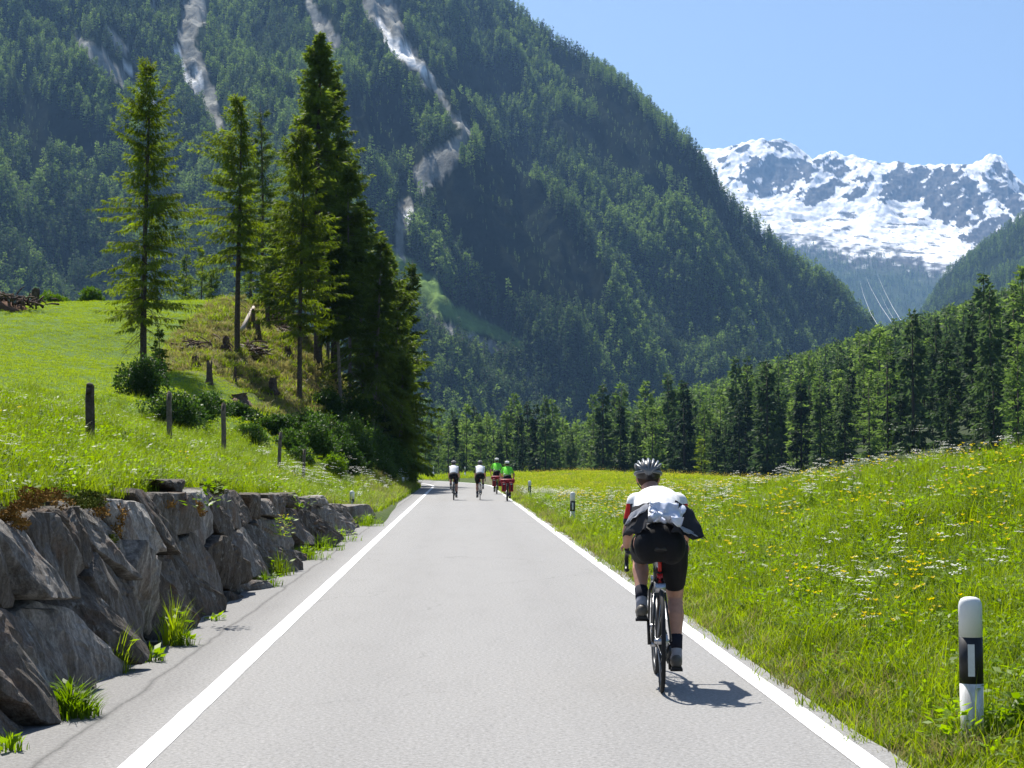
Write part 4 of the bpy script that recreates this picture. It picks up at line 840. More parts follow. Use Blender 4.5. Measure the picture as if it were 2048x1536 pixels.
def guide_post(x, y, lb, H=.82, hide=0.0, rz=0.0, lean=0.0):
    g = float(ground(x, y)); t_ = thing('guide_post', lb, 'marker post', (x, y, g), rz, 'white roadside marker posts'); t_.rotation_euler[1] = lean; H -= g
    def prof(z0, z1, s): return [(s, z0), (s, z1)]
    r = .062; MB().lathe([(r * .97, -.2), (r, H - .46)], n=20, sy=.75).obj('post_base', M['post_white'], t_)
    MB().lathe([(r * 1.012, H - .46), (r * 1.012, H - .215)], n=20, sy=.75).obj('black_band', M['post_black'], t_)
    MB().lathe([(r, H - .215), (r, H - .05), (r * .93, H - .028), (r * .78, H - .012), (r * .5, H - .003), (r * .1, H)], n=20, sy=.75).obj('post_top', M['post_white'], t_)
    MB().box((.0, -r * .77, H - .335), (.0175, .004, .085)).obj('reflector', M['reflector'], t_, smooth=False)
guide_post(2.735, 9.07, 'large white marker post with black band close by in the right meadow', .80, lean=-.004, rz=R(-15))
guide_post(2.70, 40.8, 'marker post on the right verge, second from the large near one', .80)
guide_post(2.72, 66.5, 'small right verge marker post just right of the riders in lime', .79)
guide_post(-2.78, 44, 'marker post at the far end of the stone wall', .78)
guide_post(-2.9, 87, 'marker post below the dark grove where the road bends', .75)
for px, D, lb in ((867, 156, 'tiny marker post outside the bend, left of the leftmost white cyclist'), (930, 146, 'tiny marker post outside the bend, between the two cyclists in white')):
    guide_post(float(uv(px, 950)[0] * D), D, lb, 1.1)

# ------------------------------------------------------------------ stumps, logs, heaps on the knoll
def hit(px, py, d0=20, d1=300):
    u, v = uv(px, py); Y = np.arange(d0, d1, .25); g = ground(u * Y, Y); k = np.nonzero(1.52 + v * Y < g)[0]; D = float(Y[k[0]]) if len(k) else 100.; return float(u * D), D, float(ground(u * D, D))
M['stump'] = plain('old stump wood', (.10, .07, .055), .95, .1, .5, 6, bump=1.0); M['deadwood'] = plain('bleached dead wood', (.42, .37, .32), .85, .1, .3, 8, bump=.6)
for i, (px, py, h, w, lb) in enumerate([(418, 768, .95, .28, 'dark stump standing alone at the lower left of the cleared slope'), (547, 790, .75, .35, 'flaring stump at the lower right of the cleared slope'), (515, 682, .95, .28, 'tall stump right of the white log'), (535, 655, 1.2, .3, 'upright stump near the crest below the brush heap'), (506, 660, 1.1, .22, 'thin stump right beside the upper end of the white log'),
        (480, 805, .4, .8, 'broad low stump at the foot of the cleared slope'), (452, 700, .5, .4, 'small stump left of the bare larch trunk'), (390, 735, .35, .35, 'small knobbly stump at the left edge of the clearing'), (470, 765, .7, .12, 'thin broken snag beside the larch shadow'), (575, 720, .5, .45, 'low stump below the yellow green larch'), (560, 660, .5, .5, 'gnarled stump at the upper right of the clearing'), (70, 608, 1.0, .55, 'dark lone stump on the crest at far left beside the brown heap')]):
    x, y, z = hit(px, py); t_ = thing('tree_stump', lb, 'stump', (x, y, z), i * 1.3, 'stumps on the cleared knoll' if px > 100 else None); r = w / 2; rr = np.random.default_rng(i)
    b = MB(); n = 10; V = []
    for q, (f, zz) in enumerate([(1.7, -.15), (1.35, .06 * h), (1.0, .3 * h), (.92, .7 * h), (.85, .95 * h)]):
        for j in range(n): s = f * (1 + rr.normal() * .12 + .2 * math.sin(j * 2.1 + i)); V.append((r * s * math.cos(j * .628), r * s * math.sin(j * .628), zz + (rr.normal() * .1 * h if q == 4 else 0)))
    b.add(V, [(q * n + j, q * n + (j + 1) % n, (q + 1) * n + (j + 1) % n, (q + 1) * n + j) for q in range(4) for j in range(n)] + [tuple(4 * n + j for j in range(n))]); b.obj('trunk', M['stump'], t_, smooth=False)
    rb_ = MB()
    for j in range(4): a = rr.random() * 6.28; rb_.tube([(r * .8 * math.cos(a), r * .8 * math.sin(a), .1 * h), (r * 2 * math.cos(a), r * 2 * math.sin(a), -.08)], [r * .4, r * .12], 5)
    rb_.obj('roots', M['stump'], t_)
a = hit(484, 668); b_ = hit(507, 628); lg = thing('fallen_log', 'bleached white log lying across the cleared slope', 'log', a); A_ = Vector((0, 0, .15)); B_ = Vector(b_) - Vector(a) + Vector((0, 0, .35))
MB().tube([A_, A_.lerp(B_, .5) + Vector((0, 0, .05)), B_], [.13, .11, .09], 8).obj('log', M['deadwood'], lg); MB().tube([A_.lerp(B_, .6), A_.lerp(B_, .6) + Vector((.3, -.1, .35))], [.04, .02], 5).obj('branch_stub', M['deadwood'], lg)
for i, (px, py, w, h, n, lb) in enumerate([(508, 712, 1.3, .7, 60, 'tangled heap of branches right of the bare larch trunk'), (566, 612, 1.6, .7, 60, 'heap of brushwood on the crest of the clearing'), (545, 640, 1.2, .5, 40, 'smaller brushwood heap between stumps near the crest'), (385, 700, 1.2, .6, 40, 'dark scrubby heap at the left edge of the clearing')]):
    x, y, z = hit(px, py); t_ = thing('brush_heap', lb, 'brushwood', (x, y, z), 0, 'brushwood heaps on the knoll'); rr = np.random.default_rng(50 + i)
    for mt, nm in (('stump', 'dark_branches'), ('deadwood', 'pale_branches')):
        b = MB()
        for _ in range(n if mt == 'stump' else n // 3):
            c = Vector((rr.normal() * w * .3, rr.normal() * w * .25, abs(rr.normal()) * h * .4)); d = Vector(rr.normal(size=3)); d.z *= .4; d = d.normalized() * rr.uniform(.2, .6); b.tube([c - d, c + Vector((0, 0, .05)), c + d], [.045, .035, .012], 4)
        b.obj(nm, M[mt], t_, kind='stuff')
x, y, z = hit(25, 618); hp = thing('brown_heap', 'low brown heap of earth and bark on the crest at far left', 'earth heap', (x, y, z)); M['earthy'] = plain('brown earth', (.14, .085, .06), .95, .05, .5, 3, bump=1.0)
lump('heap', -.9, 0, -.35, 3.6, 4, 1.6, M['earthy'], hp, 3, 30); q = MB(); rr = np.random.default_rng(3)
for _ in range(150):
    c = Vector((rr.normal() * 1.1 - .5, rr.normal() * 1.2, abs(rr.normal()) * .25 + .25)); d = Vector(rr.normal(size=3)); d.z *= .4; d = d.normalized() * rr.uniform(.15, .5); q.tube([c - d, c + Vector((0, 0, .05)), c + d], [.06, .05, .02], 4)
q.obj('bark_pieces', M['stump'], hp, kind='stuff')
x, y, z = hit(318, 745); sp_ = thing('young_spruce', 'small dark young spruce right of the left larch trunk', 'tree', (x, y, z - .1)); V, Fc, wV, wF = conifer(77, 2.2, .02, .55, 60, 40, .16, wood=False, hang=.3, wfac=.4); obj('crown', mk('crown', V, Fc, M['spruce']), sp_); MB().tube([(0, 0, 0), (0, 0, 2.1)], [.04, .01], 6).obj('trunk', M['bark'], sp_)

# power cables crossing the valley head, catching the sun
M['cable'] = plain('bare aluminium cable', (.75, .76, .78), .35, .6, .05, 1, metal=.2)
for i, (pts, lb) in enumerate([([(1720, 562), (1727, 590), (1742, 628), (1760, 658), (1790, 690)], 'leftmost pale power cable hanging in the valley behind the wood'), ([(1731, 552), (1742, 577), (1762, 613), (1786, 648), (1815, 684)], 'second pale power cable from the left in the valley'),
        ([(1755, 550), (1768, 580), (1784, 612), (1800, 638), (1828, 668)], 'rightmost long power cable in the valley'), ([(1760, 585), (1772, 612), (1788, 640), (1812, 675)], 'short faint power cable between the longer ones')]):
    P = [at(px, py, 1500 - 130 * k) for k, (px, py) in enumerate(pts)]; o = MB().tube(P, [.02, .08, .12, .14, .14][:len(P)] if i < 3 else [.03, .06, .09, .09], 5).obj('power_cable', M['cable']); o['label'] = lb; o['category'] = 'cable'; o['group'] = 'power cables across the valley'

# ------------------------------------------------------------------ cyclists
TMP = bpy.data.scenes.new('modelling')
def fuse(name, mb, voxel, smooth=4):
    "one continuous surface from overlapping closed shapes"
    me = mb.mesh(name, None); o = bpy.data.objects.new(name, me); TMP.collection.objects.link(o); m = o.modifiers.new('r', 'REMESH'); m.mode = 'VOXEL'; m.voxel_size = voxel; m.use_smooth_shade = True
    if smooth: s = o.modifiers.new('s', 'SMOOTH'); s.iterations = smooth; s.factor = .5
    with bpy.context.temp_override(scene=TMP, view_layer=TMP.view_layers[0]):
        dg = bpy.context.evaluated_depsgraph_get(); dg.update(); out = bpy.data.meshes.new_from_object(o.evaluated_get(dg))
    out.name = name; out.materials.clear(); bpy.data.objects.remove(o); return out
def limb(b, p, r0, q, r1, ends=(True, True), n=14):
    p = Vector(p); q = Vector(q); b.tube([p, p.lerp(q, .3), p.lerp(q, .7), q], [r0, r0 * .72 + r1 * .28 + .0, r0 * .3 + r1 * .7, r1], n)
    if ends[0]: b.ell(p, (r0,) * 3, n, 8)
    if ends[1]: b.ell(q, (r1,) * 3, n, 8)
def calf(b, k, a, s=1.0, g=0.0):
    k = Vector(k); a = Vector(a); d = (a - k).normalized(); bk = Vector((0, -1, 0)); bk = (bk - d * bk.dot(d)).normalized()
    P = [k, k.lerp(a, .18) + bk * .012, k.lerp(a, .36) + bk * .022, k.lerp(a, .6) + bk * .010, k.lerp(a, .85), a]; b.tube(P, [(.050 + g) * s, (.054 + g) * s, (.059 + g) * s, (.046 + g) * s, (.034 + g) * s, (.034 + g) * s], 14)
    b.ell(k, ((.052 + g) * s,) * 3, 14, 8); b.ell(a, ((.036 + g) * s,) * 3, 12, 8)
for k, (c, rg, sp) in {'skin': ((.50, .27, .19), .55, .3), 'jersey_white': ((.80, .80, .80), .8, .1), 'jersey_dark': ((.03, .03, .035), .8, .2), 'jersey_red': ((.55, .02, .02), .7, .2), 'shorts': ((.010, .010, .012), .75, .2), 'flap_grey': ((.30, .31, .35), .8, .1), 'pocket_blue': ((.62, .66, .78), .8, .1), 'lime': ((.20, .75, .06), .8, .1), 'red_bag': ((.30, .012, .02), .55, .3), 'black_plastic': ((.014, .014, .016), .4, .4), 'helmet_silver': ((.13, .14, .155), .35, .5), 'helmet_white': ((.8, .8, .8), .35, .5),
        'shoe': ((.12, .105, .085), .5, .4), 'sock': ((.34, .34, .38), .9, .05), 'sock_dark': ((.03, .03, .04), .9, .05), 'bike_black': ((.016, .016, .018), .3, .5), 'bike_red': ((.5, .015, .015), .3, .5), 'tyre': ((.022, .022, .023), .8, .2), 'hair': ((.05, .03, .02), .8, .2), 'steel': ((.5, .5, .52), .3, .6), 'rack_green': ((.02, .10, .07), .5, .3), 'reflect': ((.5, .5, .45), .4, .5), 'eye': ((.7, .7, .7), .2, .5)}.items():
    M[k] = plain(k.replace('_', ' '), c, rg, sp, .10, 30, metal=.9 if k == 'steel' else 0)
def bicycle(x, y, yaw, label, accent='bike_red', touring=False, dn=1, turn=0.0, group=None, fine=True, rx=0.0):
    t = thing('bicycle', label, 'bicycle', (x, y, 0), yaw, group); BB = (0, .41, .27); ST = (0, .25, .78); H0 = (0, .855, .80); H1 = (0, .885, .67); RA = (0, 0, .335); FA = (0, 1.0, .335)
    b = MB().tube([BB, ST], .016, 8).tube([(0, .26, .76), H0], .016, 8).tube([BB, H1], .021, 8).tube([H0, H1], .021, 8)
    for s in (-1, 1):
        b.tube([(s * .012, .41, .27), (s * .06, .02, .335)], [.012, .009], 6).tube([(s * .012, .255, .74), (s * .03, .18, .66), (s * .062, .0, .335)], [.009, .008, .007], 6)
    b.ell(BB, (.035, .025, .025), 10, 6); b.obj('frame', M['bike_black'], t)
    f = MB()
    for s in (-1, 1): f.tube([(s * .02, .888, .665), (s * .045, .90, .60), (s * .052, .985, .335)], [.013, .012, .008], 6)
    f.obj('fork', M['bike_black'], t)
    MB().tube([(0, .255, .76), (0, .222, .915)], .0135, 8).obj('seat_post', M[accent], t); MB().box((0, .262, .735), (.019, .022, .03)).obj('rear_light', M[accent], t)
    sd = MB(); V = []; prof = [(.085, .045, .0), (.10, .070, .012), (.15, .076, .016), (.20, .058, .012), (.26, .032, .008), (.33, .022, .006), (.37, .014, .0)]
    for yy, w, z in prof:
        for j in range(10): a = 2 * math.pi * j / 10; V.append((w * math.cos(a), yy, .935 + z + .020 * math.sin(a)))
    sd.add(V, [(i * 10 + j, i * 10 + (j + 1) % 10, (i + 1) * 10 + (j + 1) % 10, (i + 1) * 10 + j) for i in range(6) for j in range(10)] + [tuple(range(9, -1, -1)), tuple(60 + j for j in range(10))]); sd.obj('saddle', M['black_plastic'], t)
    for nm, c, tn in (('wheel', RA, 0), ('wheel', FA, turn)):
        w = obj(nm, MB().ring((0, 0, 0), .308, .010, n=48 if fine else 24).ring((0, 0, 0), .298, .008, n=48 if fine else 24).mesh(nm, M['bike_black']), t, c); w.rotation_euler = (0, 0, tn)
        MB().ring((0, 0, 0), .3225, .0145 if not touring else .02, n=56 if fine else 28, m=8).obj('tyre', M['tyre'], w)
        sp = MB()
        for k in range(20): a = k * math.pi / 10; s = (-1) ** k * .03; sp.tube([(s, .02 * math.cos(a + .5), .02 * math.sin(a + .5)), (0, .30 * math.cos(a), .30 * math.sin(a))], .0016, 3)
        sp.obj('spokes', M['steel'], w); MB().tube([(-.05, 0, 0), (-.03, 0, 0), (.03, 0, 0), (.05, 0, 0)], [.012, .022, .022, .012], 10).obj('hub', M['steel'], w)
    hb = MB().tube([(0, .845, .82), (0, .925, .865)], .017, 8); hb.obj('stem', M['bike_black'], t); hb = MB(); cz = .87
    if not touring:
        P = [(-.205, .94, cz - .125), (-.21, 1.0, cz - .13), (-.207, 1.035, cz - .09), (-.205, 1.03, cz - .03), (-.202, .985, cz - .002), (-.195, .945, cz), (-.12, .93, cz), (.12, .93, cz), (.195, .945, cz), (.202, .985, cz - .002), (.205, 1.03, cz - .03), (.207, 1.035, cz - .09), (.21, 1.0, cz - .13), (.205, .94, cz - .125)]
        hb.tube(P, .0145, 8); hb.obj('handlebar', M['black_plastic'], t)
        for s in (-1, 1):
            MB().ell((s * .203, 1.035, cz + .015), (.019, .05, .024), 10, 7).ell((s * .203, 1.075, cz + .035), (.016, .018, .026), 8, 6).obj('brake_hood', M['black_plastic'], t)
            MB().tube([(s * .203, 1.07, cz + .01), (s * .212, 1.085, cz - .04), (s * .215, 1.075, cz - .105)], [.011, .009, .006], 6).obj('brake_lever', M['black_plastic'], t)
    else:
        hb.tube([(-.29, .86, cz + .02), (-.12, .93, cz + .02), (.12, .93, cz + .02), (.29, .86, cz + .02)], .014, 8); hb.obj('handlebar', M['black_plastic'], t)
        rk = MB()
        for s in (-1, 1): rk.tube([(s * .06, 0, .36), (s * .06, -.05, .70)], .006, 5).tube([(s * .06, .2, .70), (s * .06, -.18, .70)], .006, 5).tube([(s * .06, 0, .36), (s * .06, .12, .70)], .006, 5)
        rk.obj('luggage_rack', M['steel'], t); mg = MB().ring((0, 0, .335), .355, .012, n=20, a0=.3, a1=3.3); mg.obj('mudguard', M['black_plastic'], t)
    ck = MB(); cr = obj('crankset', MB().ring((.045, .41, .27), .098, .006, n=30, m=5).tube([(-.06, .41, .27), (.07, .41, .27)], .014, 8).mesh('crankset', M['steel']), t)
    for s in (-1, 1):
        z = .27 + (-.17 if s == dn else .17); MB().tube([(s * .066, .41, .27), (s * .074, .41, z)], [.014, .011], 6).obj('crank_arm', M['black_plastic'], cr); MB().box((s * .118, .41, z), (.042, .032, .009)).obj('pedal', M['black_plastic'], cr)
    MB().ring((.035, 0, .335), .04, .006, n=20, m=5).ring((.028, 0, .335), .05, .005, n=20, m=5).obj('cassette', M['steel'], t)
    MB().tube([(.045, .41, .368), (.035, 0, .385)], .004, 4).tube([(.045, .41, .172), (.035, .03, .20), (.035, 0, .285)], .004, 4).tube([(.05, .0, .30), (.055, -.01, .26), (.04, .03, .205)], [.014, .012, .01], 6).ell((.04, .03, .205), (.006, .022, .022), 8, 6).obj('derailleur', M['bike_black'], t)
    MB().box((0, .155, .675), (.035, .015, .03)).obj('brake_caliper', M['steel'], t); MB().box((0, .965, .675), (.035, .012, .03)).obj('brake_caliper', M['steel'], t); return t
def person(x, y, yaw, label, style, group=None, dn=1, sh=(.68, 1.27), hd=(-.03, .86, 1.43), hipz=.98, hand=(.203, 1.035, .905), el=(.200, .80, 1.02), vx=.011, scale=1.0, fine=True):
    t = thing('person', label, 'cyclist', (x, y, 0), yaw, group); t.scale = (scale,) * 3
    HC = Vector((0, .24, hipz)); SH = Vector((0, sh[0], sh[1])); sp = SH - HC; HD = Vector(hd); ft = {}
    for s in (-1, 1):
        if s == dn: ft[s] = (Vector((s * .115, .50, .60)), Vector((s * .115, .36, .225)), .118)
        else: ft[s] = (Vector((s * .12, .675, .855)), Vector((s * .118, .37, .565)), .458)
    def torso(b, g=0.0, low=True):
        ax = sp.normalized(); up = Vector((0, -ax.z, ax.y)); rot = Matrix((Vector((1, 0, 0)), ax, up)).transposed()
        if low: b.ell(HC + Vector((0, -.03, .0)), (.150 + g, .12 + g, .125 + g), 20, 12)
        for s in (-1, 1) if low else (): b.ell(HC + Vector((s * .075, -.045, -.02)), (.090 + g, .110 + g, .118 + g), 16, 10)
        for f in np.linspace(.08 if low else .22, .95, 13):
            rx = float(np.interp(f, [0, .3, .6, .85, 1], [.152, .143, .152, .158, .146])); rz_ = float(np.interp(f, [0, .35, .7, 1], [.12, .108, .116, .10])); b.ell(HC + sp * f + up * (.03 * math.sin(f * 3.1)), (rx + g, .11 + g, rz_ + g), 20, 10, rot)
    def arm_pts(s): return Vector((s * .142, SH.y - .01, SH.z - .012)), Vector((s * el[0], el[1], el[2])), Vector((s * (hand[0] + .004), hand[1] - .055, hand[2] + .015))
    b = MB(); torso(b)
    for s in (-1, 1):
        a0, a1, a2 = arm_pts(s); limb(b, a0, .062, a1, .042); limb(b, a1, .042, a2, .027); hp = HC + Vector((s * .085, 0, -.02)); kn, an, so = ft[s]; limb(b, hp, .098, kn, .058); calf(b, kn, an)
        b.ell(an + Vector((0, -.02, -.05)), (.035, .04, .045), 10, 8); limb(b, an + Vector((0, .02, -.06)), .032, (an.x, an.y + .13, so + .03), .026, n=10)
        H = Vector((s * hand[0], hand[1], hand[2])); b.ell(H + Vector((0, -.02, .012)), (.040, .045, .020), 10, 8)
        for k in range(4): yk = H.y - .035 + k * .020; xk = H.x + s * .030; ln_ = (.030, .036, .036, .030)[k]; b.tube([(H.x + s * .02, yk, H.z + .014), (xk + s * .012, yk + .006, H.z - .002), (xk + s * .004, yk + .01, H.z - ln_)], [.0095, .009, .0075], 7)
        b.tube([(H.x - s * .02, H.y - .03, H.z + .012), (H.x - s * .036, H.y, H.z + .0), (H.x - s * .030, H.y + .022, H.z - .018)], [.0105, .010, .008], 7)
    nk = Vector((0, SH.y + .03, SH.z + .02)); limb(b, nk, .06, HD + Vector((0, -.02, -.05)), .055); b.ell(HD, (.074, .096, .098), 18, 12)
    b.ell(HD + Vector((0, .055, -.065)), (.052, .055, .055), 14, 10); b.ell(HD + Vector((0, .105, -.03)), (.013, .02, .022), 8, 6)
    for s in (-1, 1): b.ell(HD + Vector((s * .078, 0, -.02)), (.010, .022, .032), 8, 6); b.ell(HD + Vector((s * .03, .088, .0)), (.016, .012, .008), 8, 6)
    me = fuse('body', b, vx, 3); me.materials.append(M['skin']); body = obj('body', me, t)
    if fine:
        MB().ell(HD + Vector((-.03, .096, -.004)), (.010, .006, .006), 8, 6).obj('eye', M['eye'], t); MB().ell(HD + Vector((.03, .096, -.004)), (.010, .006, .006), 8, 6).obj('eye', M['eye'], t); MB().ell(HD + Vector((0, .108, -.082)), (.022, .006, .006), 8, 6).obj('mouth', M['jersey_red'], t)
    MB().ell(HD + Vector((0, -.025, -.005)), (.078, .080, .085), 16, 10).obj('hair', M['hair'], t)
    j = MB(); torso(j, .013, False)
    for s in (-1, 1):
        a0, a1, a2 = arm_pts(s); j.ell(a0, (.074,) * 3, 14, 10); j.tube([a0, a0.lerp(a1, .4), a0.lerp(a1, .72)], [.072, .063, .058], 14)
    j.tube([nk - Vector((0, .03, .03)), nk + Vector((0, .01, .012))], [.085, .068], 14)
    me = fuse('jersey', j, vx, 3); mats = {'road': ['jersey_white', 'jersey_dark', 'jersey_red'], 'white': ['jersey_white', 'jersey_dark', 'jersey_white'], 'lime': ['lime', 'lime', 'lime']}[style]
    for m in mats: me.materials.append(M[m])
    co = np.empty(len(me.polygons) * 3); me.polygons.foreach_get('center', co); co = co.reshape(-1, 3); mi = np.zeros(len(co), int)
    sdn = (co - np.array(HC)) @ np.array(sp.normalized()); ax = np.abs(co[:, 0]); bel = sp.length
    if style == 'road': mi[(ax > .150) & (sdn < bel * .55)] = 1; mi[(ax > .175) & (co[:, 2] < sh[1] - .02)] = 1; mi[(ax > .19) & (co[:, 2] > sh[1] - .12) & (co[:, 2] < sh[1] - .02)] = 2
    if style == 'white': mi[(ax > .19) | (sdn < bel * .12)] = 1
    me.polygons.foreach_set('material_index', mi); me.update(); obj('jersey', me, t)
    sh_ = MB(); g = .012; sh_.ell(HC + Vector((0, -.03, 0)), (.150 + g, .12 + g, .125 + g), 20, 12)
    for s in (-1, 1):
        sh_.ell(HC + Vector((s * .075, -.045, -.02)), (.090 + g, .110 + g, .118 + g), 16, 10); hp = HC + Vector((s * .085, 0, -.02)); kn = ft[s][0]; f = .80; sh_.tube([hp, hp.lerp(kn, .4), hp.lerp(kn, f)], [.098 + g, .088 + g, .062 + g], 16)
    sh_.ell(HC + sp * .14, (.152 + g, .115 + g, .118 + g), 18, 10); sh_.ell(HC + sp * .26, (.150 + g, .10, .112 + g), 18, 10); me = fuse('shorts', sh_, vx, 3); me.materials.append(M['shorts']); obj('shorts', me, t)
    for s in (-1, 1):
        kn, an, so = ft[s]; d = (kn - an).normalized(); k = MB().tube([an + Vector((0, -.01, -.05)), an, an + d * .06, an + d * .085], [.041, .040, .041, .044], 14); k.obj('sock', M['sock'], t); MB().tube([an + d * .02, an + d * .055, an + d * .118], [.0425, .0435, .0470], 14).obj('sock_cuff', M['sock_dark'], t)
        q = MB(); q.ell((an.x, an.y - .03, so + .045), (.041, .05, .052), 14, 10); q.ell((an.x, an.y + .05, so + .035), (.045, .09, .038), 14, 10); q.ell((an.x, an.y + .12, so + .028), (.043, .06, .028), 14, 10); me = fuse('shoe', q, .008, 2); me.materials.append(M['shoe']); so_ = obj('shoe', me, t)
        MB().box((an.x, an.y + .045, so + .004), (.036, .12, .007)).obj('sole', M['black_plastic'], so_, smooth=False)
    # helmet: dark shell with raised ribs and open vents
    hc = HD + Vector((0, -.012, .030)); hl = obj('helmet', MB().ell((0, 0, 0), (.092, .128, .086), 22, 14).mesh('helmet', M['black_plastic']), t, hc); hl.rotation_euler = (R(-8), 0, 0)
    rb = MB(); mt = {'road': 'helmet_silver', 'white': 'helmet_silver', 'lime': 'helmet_white'}[style]
    for k in range(-3, 4):
        a = k * .40; P = []; rr_ = []
        for i in range(11):
            p = R(-24 + 200 * i / 10); sx = math.sin(a) * (.30 + .70 * max(math.sin(p), 0) ** .5); P.append((.097 * sx, -.137 * math.cos(p), .092 * math.sin(p) * math.cos(a * .82) + .0)); rr_.append(.0095 if i not in (0, 10) else .007)
        rb.tube(P, rr_, 6)
    rb.obj('rib', M[mt], hl, kind='stuff'); rm = MB().ring((0, 0, -.012), .1, .012, 'z', n=30); rm.V = [(v[0] * .93, v[1] * 1.30, v[2]) for v in rm.V]; rm.obj('rim', M[mt], hl)
    st_ = MB()
    for s in (-1, 1): st_.tube([HD + Vector((s * .082, .0, .02)), HD + Vector((s * .07, .04, -.06)), HD + Vector((s * .02, .06, -.115))], .005, 4)
    st_.obj('chin_strap', M['black_plastic'], t)
    if style == 'lime':
        bd = MB()
        for f in (.25, .55):
            c = HC + sp * f; bd.tube([c - sp.normalized() * .018, c + sp.normalized() * .018], [.178, .178], 20, sq=.8)
        bd.obj('reflective_band', M['reflect'], t)
    return t
def sheet(name, P, mat, parent, nu=14, nv=8, amp=.02, seed=0, th=.004):
    "cloth patch from four corners and a middle lift"
    a, b, c, d = [Vector(p) for p in P[:4]]; lift = Vector(P[4]) if len(P) > 4 else Vector((0, 0, 0)); V = []
    for sgn in (0, 1):
        for i in range(nu):
            for j in range(nv):
                u, v = i / (nu - 1), j / (nv - 1); p = (a * (1 - u) + b * u) * (1 - v) + (d * (1 - u) + c * u) * v + lift * (math.sin(u * math.pi) * math.sin(v * math.pi * .8))
                p = p + Vector((float(noise(u * 3 + seed, v * 3, 5)), float(noise(u * 3, v * 3 + seed, 6)), float(noise(u * 4 + seed, v * 4, 7)))) * amp * (.4 + v); V.append(p - Vector((0, th * sgn, th * .5 * sgn)))
    n = nu * nv; Fc = [(s * n + i * nv + j, s * n + (i + 1) * nv + j, s * n + (i + 1) * nv + j + 1, s * n + i * nv + j + 1)[::1 if s else -1] for s in (0, 1) for i in range(nu - 1) for j in range(nv - 1)]
    bd = [i * nv for i in range(nu)] + [(nu - 1) * nv + j for j in range(1, nv)] + [i * nv + nv - 1 for i in range(nu - 2, -1, -1)] + [j for j in range(nv - 2, 0, -1)]
    Fc += [(bd[k], bd[(k + 1) % len(bd)], n + bd[(k + 1) % len(bd)], n + bd[k]) for k in range(len(bd))]; return obj(name, mk(name, V, Fc, mat, True), parent)
YAW = R(-4.3)
bicycle(1.335, 11.28, YAW, 'black racing bicycle with a red seat post, ridden in front at the right edge line', dn=1, turn=R(1.5))
rd = person(1.335, 11.28, YAW, 'near cyclist bent low, white backed jersey, black shorts and grey vented helmet', 'road', hd=(-.055, .87, 1.418), sh=(.66, 1.245), vx=.009)
def LO(px, py, D):
    "photo pixel at a distance -> rider's own axes"
    p = Vector(at(px, py, D)) - Vector((1.335, 11.28, 0)); return Matrix.Rotation(-YAW, 3, 'Z') @ p
sheet('jersey_flap', [LO(1350, 1000, 11.42), LO(1384, 1018, 11.50), LO(1414, 1080, 11.40), LO(1342, 1064, 11.32)], M['jersey_dark'], rd, amp=.018, seed=1)
sheet('jersey_flap', [LO(1298, 1004, 11.44), LO(1264, 1014, 11.60), LO(1245, 1074, 11.60), LO(1292, 1060, 11.36)], M['jersey_dark'], rd, amp=.016, seed=4)
sheet('jersey_hem', [LO(1302, 1002, 11.43), LO(1262, 1026, 11.56), LO(1247, 1052, 11.58), LO(1296, 1016, 11.40)], M['flap_grey'], rd, nv=5, amp=.010, seed=8)
sheet('jersey_hem', [LO(1352, 1046, 11.35), LO(1384, 1062, 11.39), LO(1409, 1078, 11.40), LO(1368, 1064, 11.34)], M['flap_grey'], rd, nv=5, amp=.008, seed=9)
sheet('jersey_hem', [LO(1300, 1004, 11.38), LO(1356, 1006, 11.38), LO(1364, 1048, 11.31), LO(1300, 1030, 11.31)], M['pocket_blue'], rd, nu=22, nv=14, amp=.035, seed=13)
rr = np.random.default_rng(12); q = MB()
for k in range(26): q.ell((rr.uniform(-.07, .15), rr.uniform(.12, .20), 1.17 + rr.uniform(-.05, .05)), (rr.uniform(.018, .05), rr.uniform(.03, .05), rr.uniform(.012, .028)), 10, 8, Euler(rr.uniform(-1, 1, 3)).to_matrix())
me = fuse('pocket_cloth', q, .008, 1); me.materials.append(M['pocket_blue']); obj('pocket_cloth', me, rd)
RB = dict(group='road bicycles of the far cyclists', fine=False); D1 = 68.3
for px, base, lb, dn, hx in ((907, 1000, 'left of the two far cyclists in white, dark helmet and black shorts', 1, -.01), (960, 1000, 'right of the two far cyclists in white, nearer to the pair in lime', -1, .0)):
    D = 3400 * 1.52 / (base - 924); x = float(uv(px, 980)[0] * D); bicycle(x, D, R(-1), 'road bicycle under the ' + lb.split(',')[0], dn=dn, **RB)
    person(x, D, R(-1), lb, 'white', 'far cyclists in white jerseys', dn=dn, sh=(.60, 1.30), hd=(hx, .75, 1.46), vx=.016, fine=False)
M['red_bag2'] = M['red_bag']
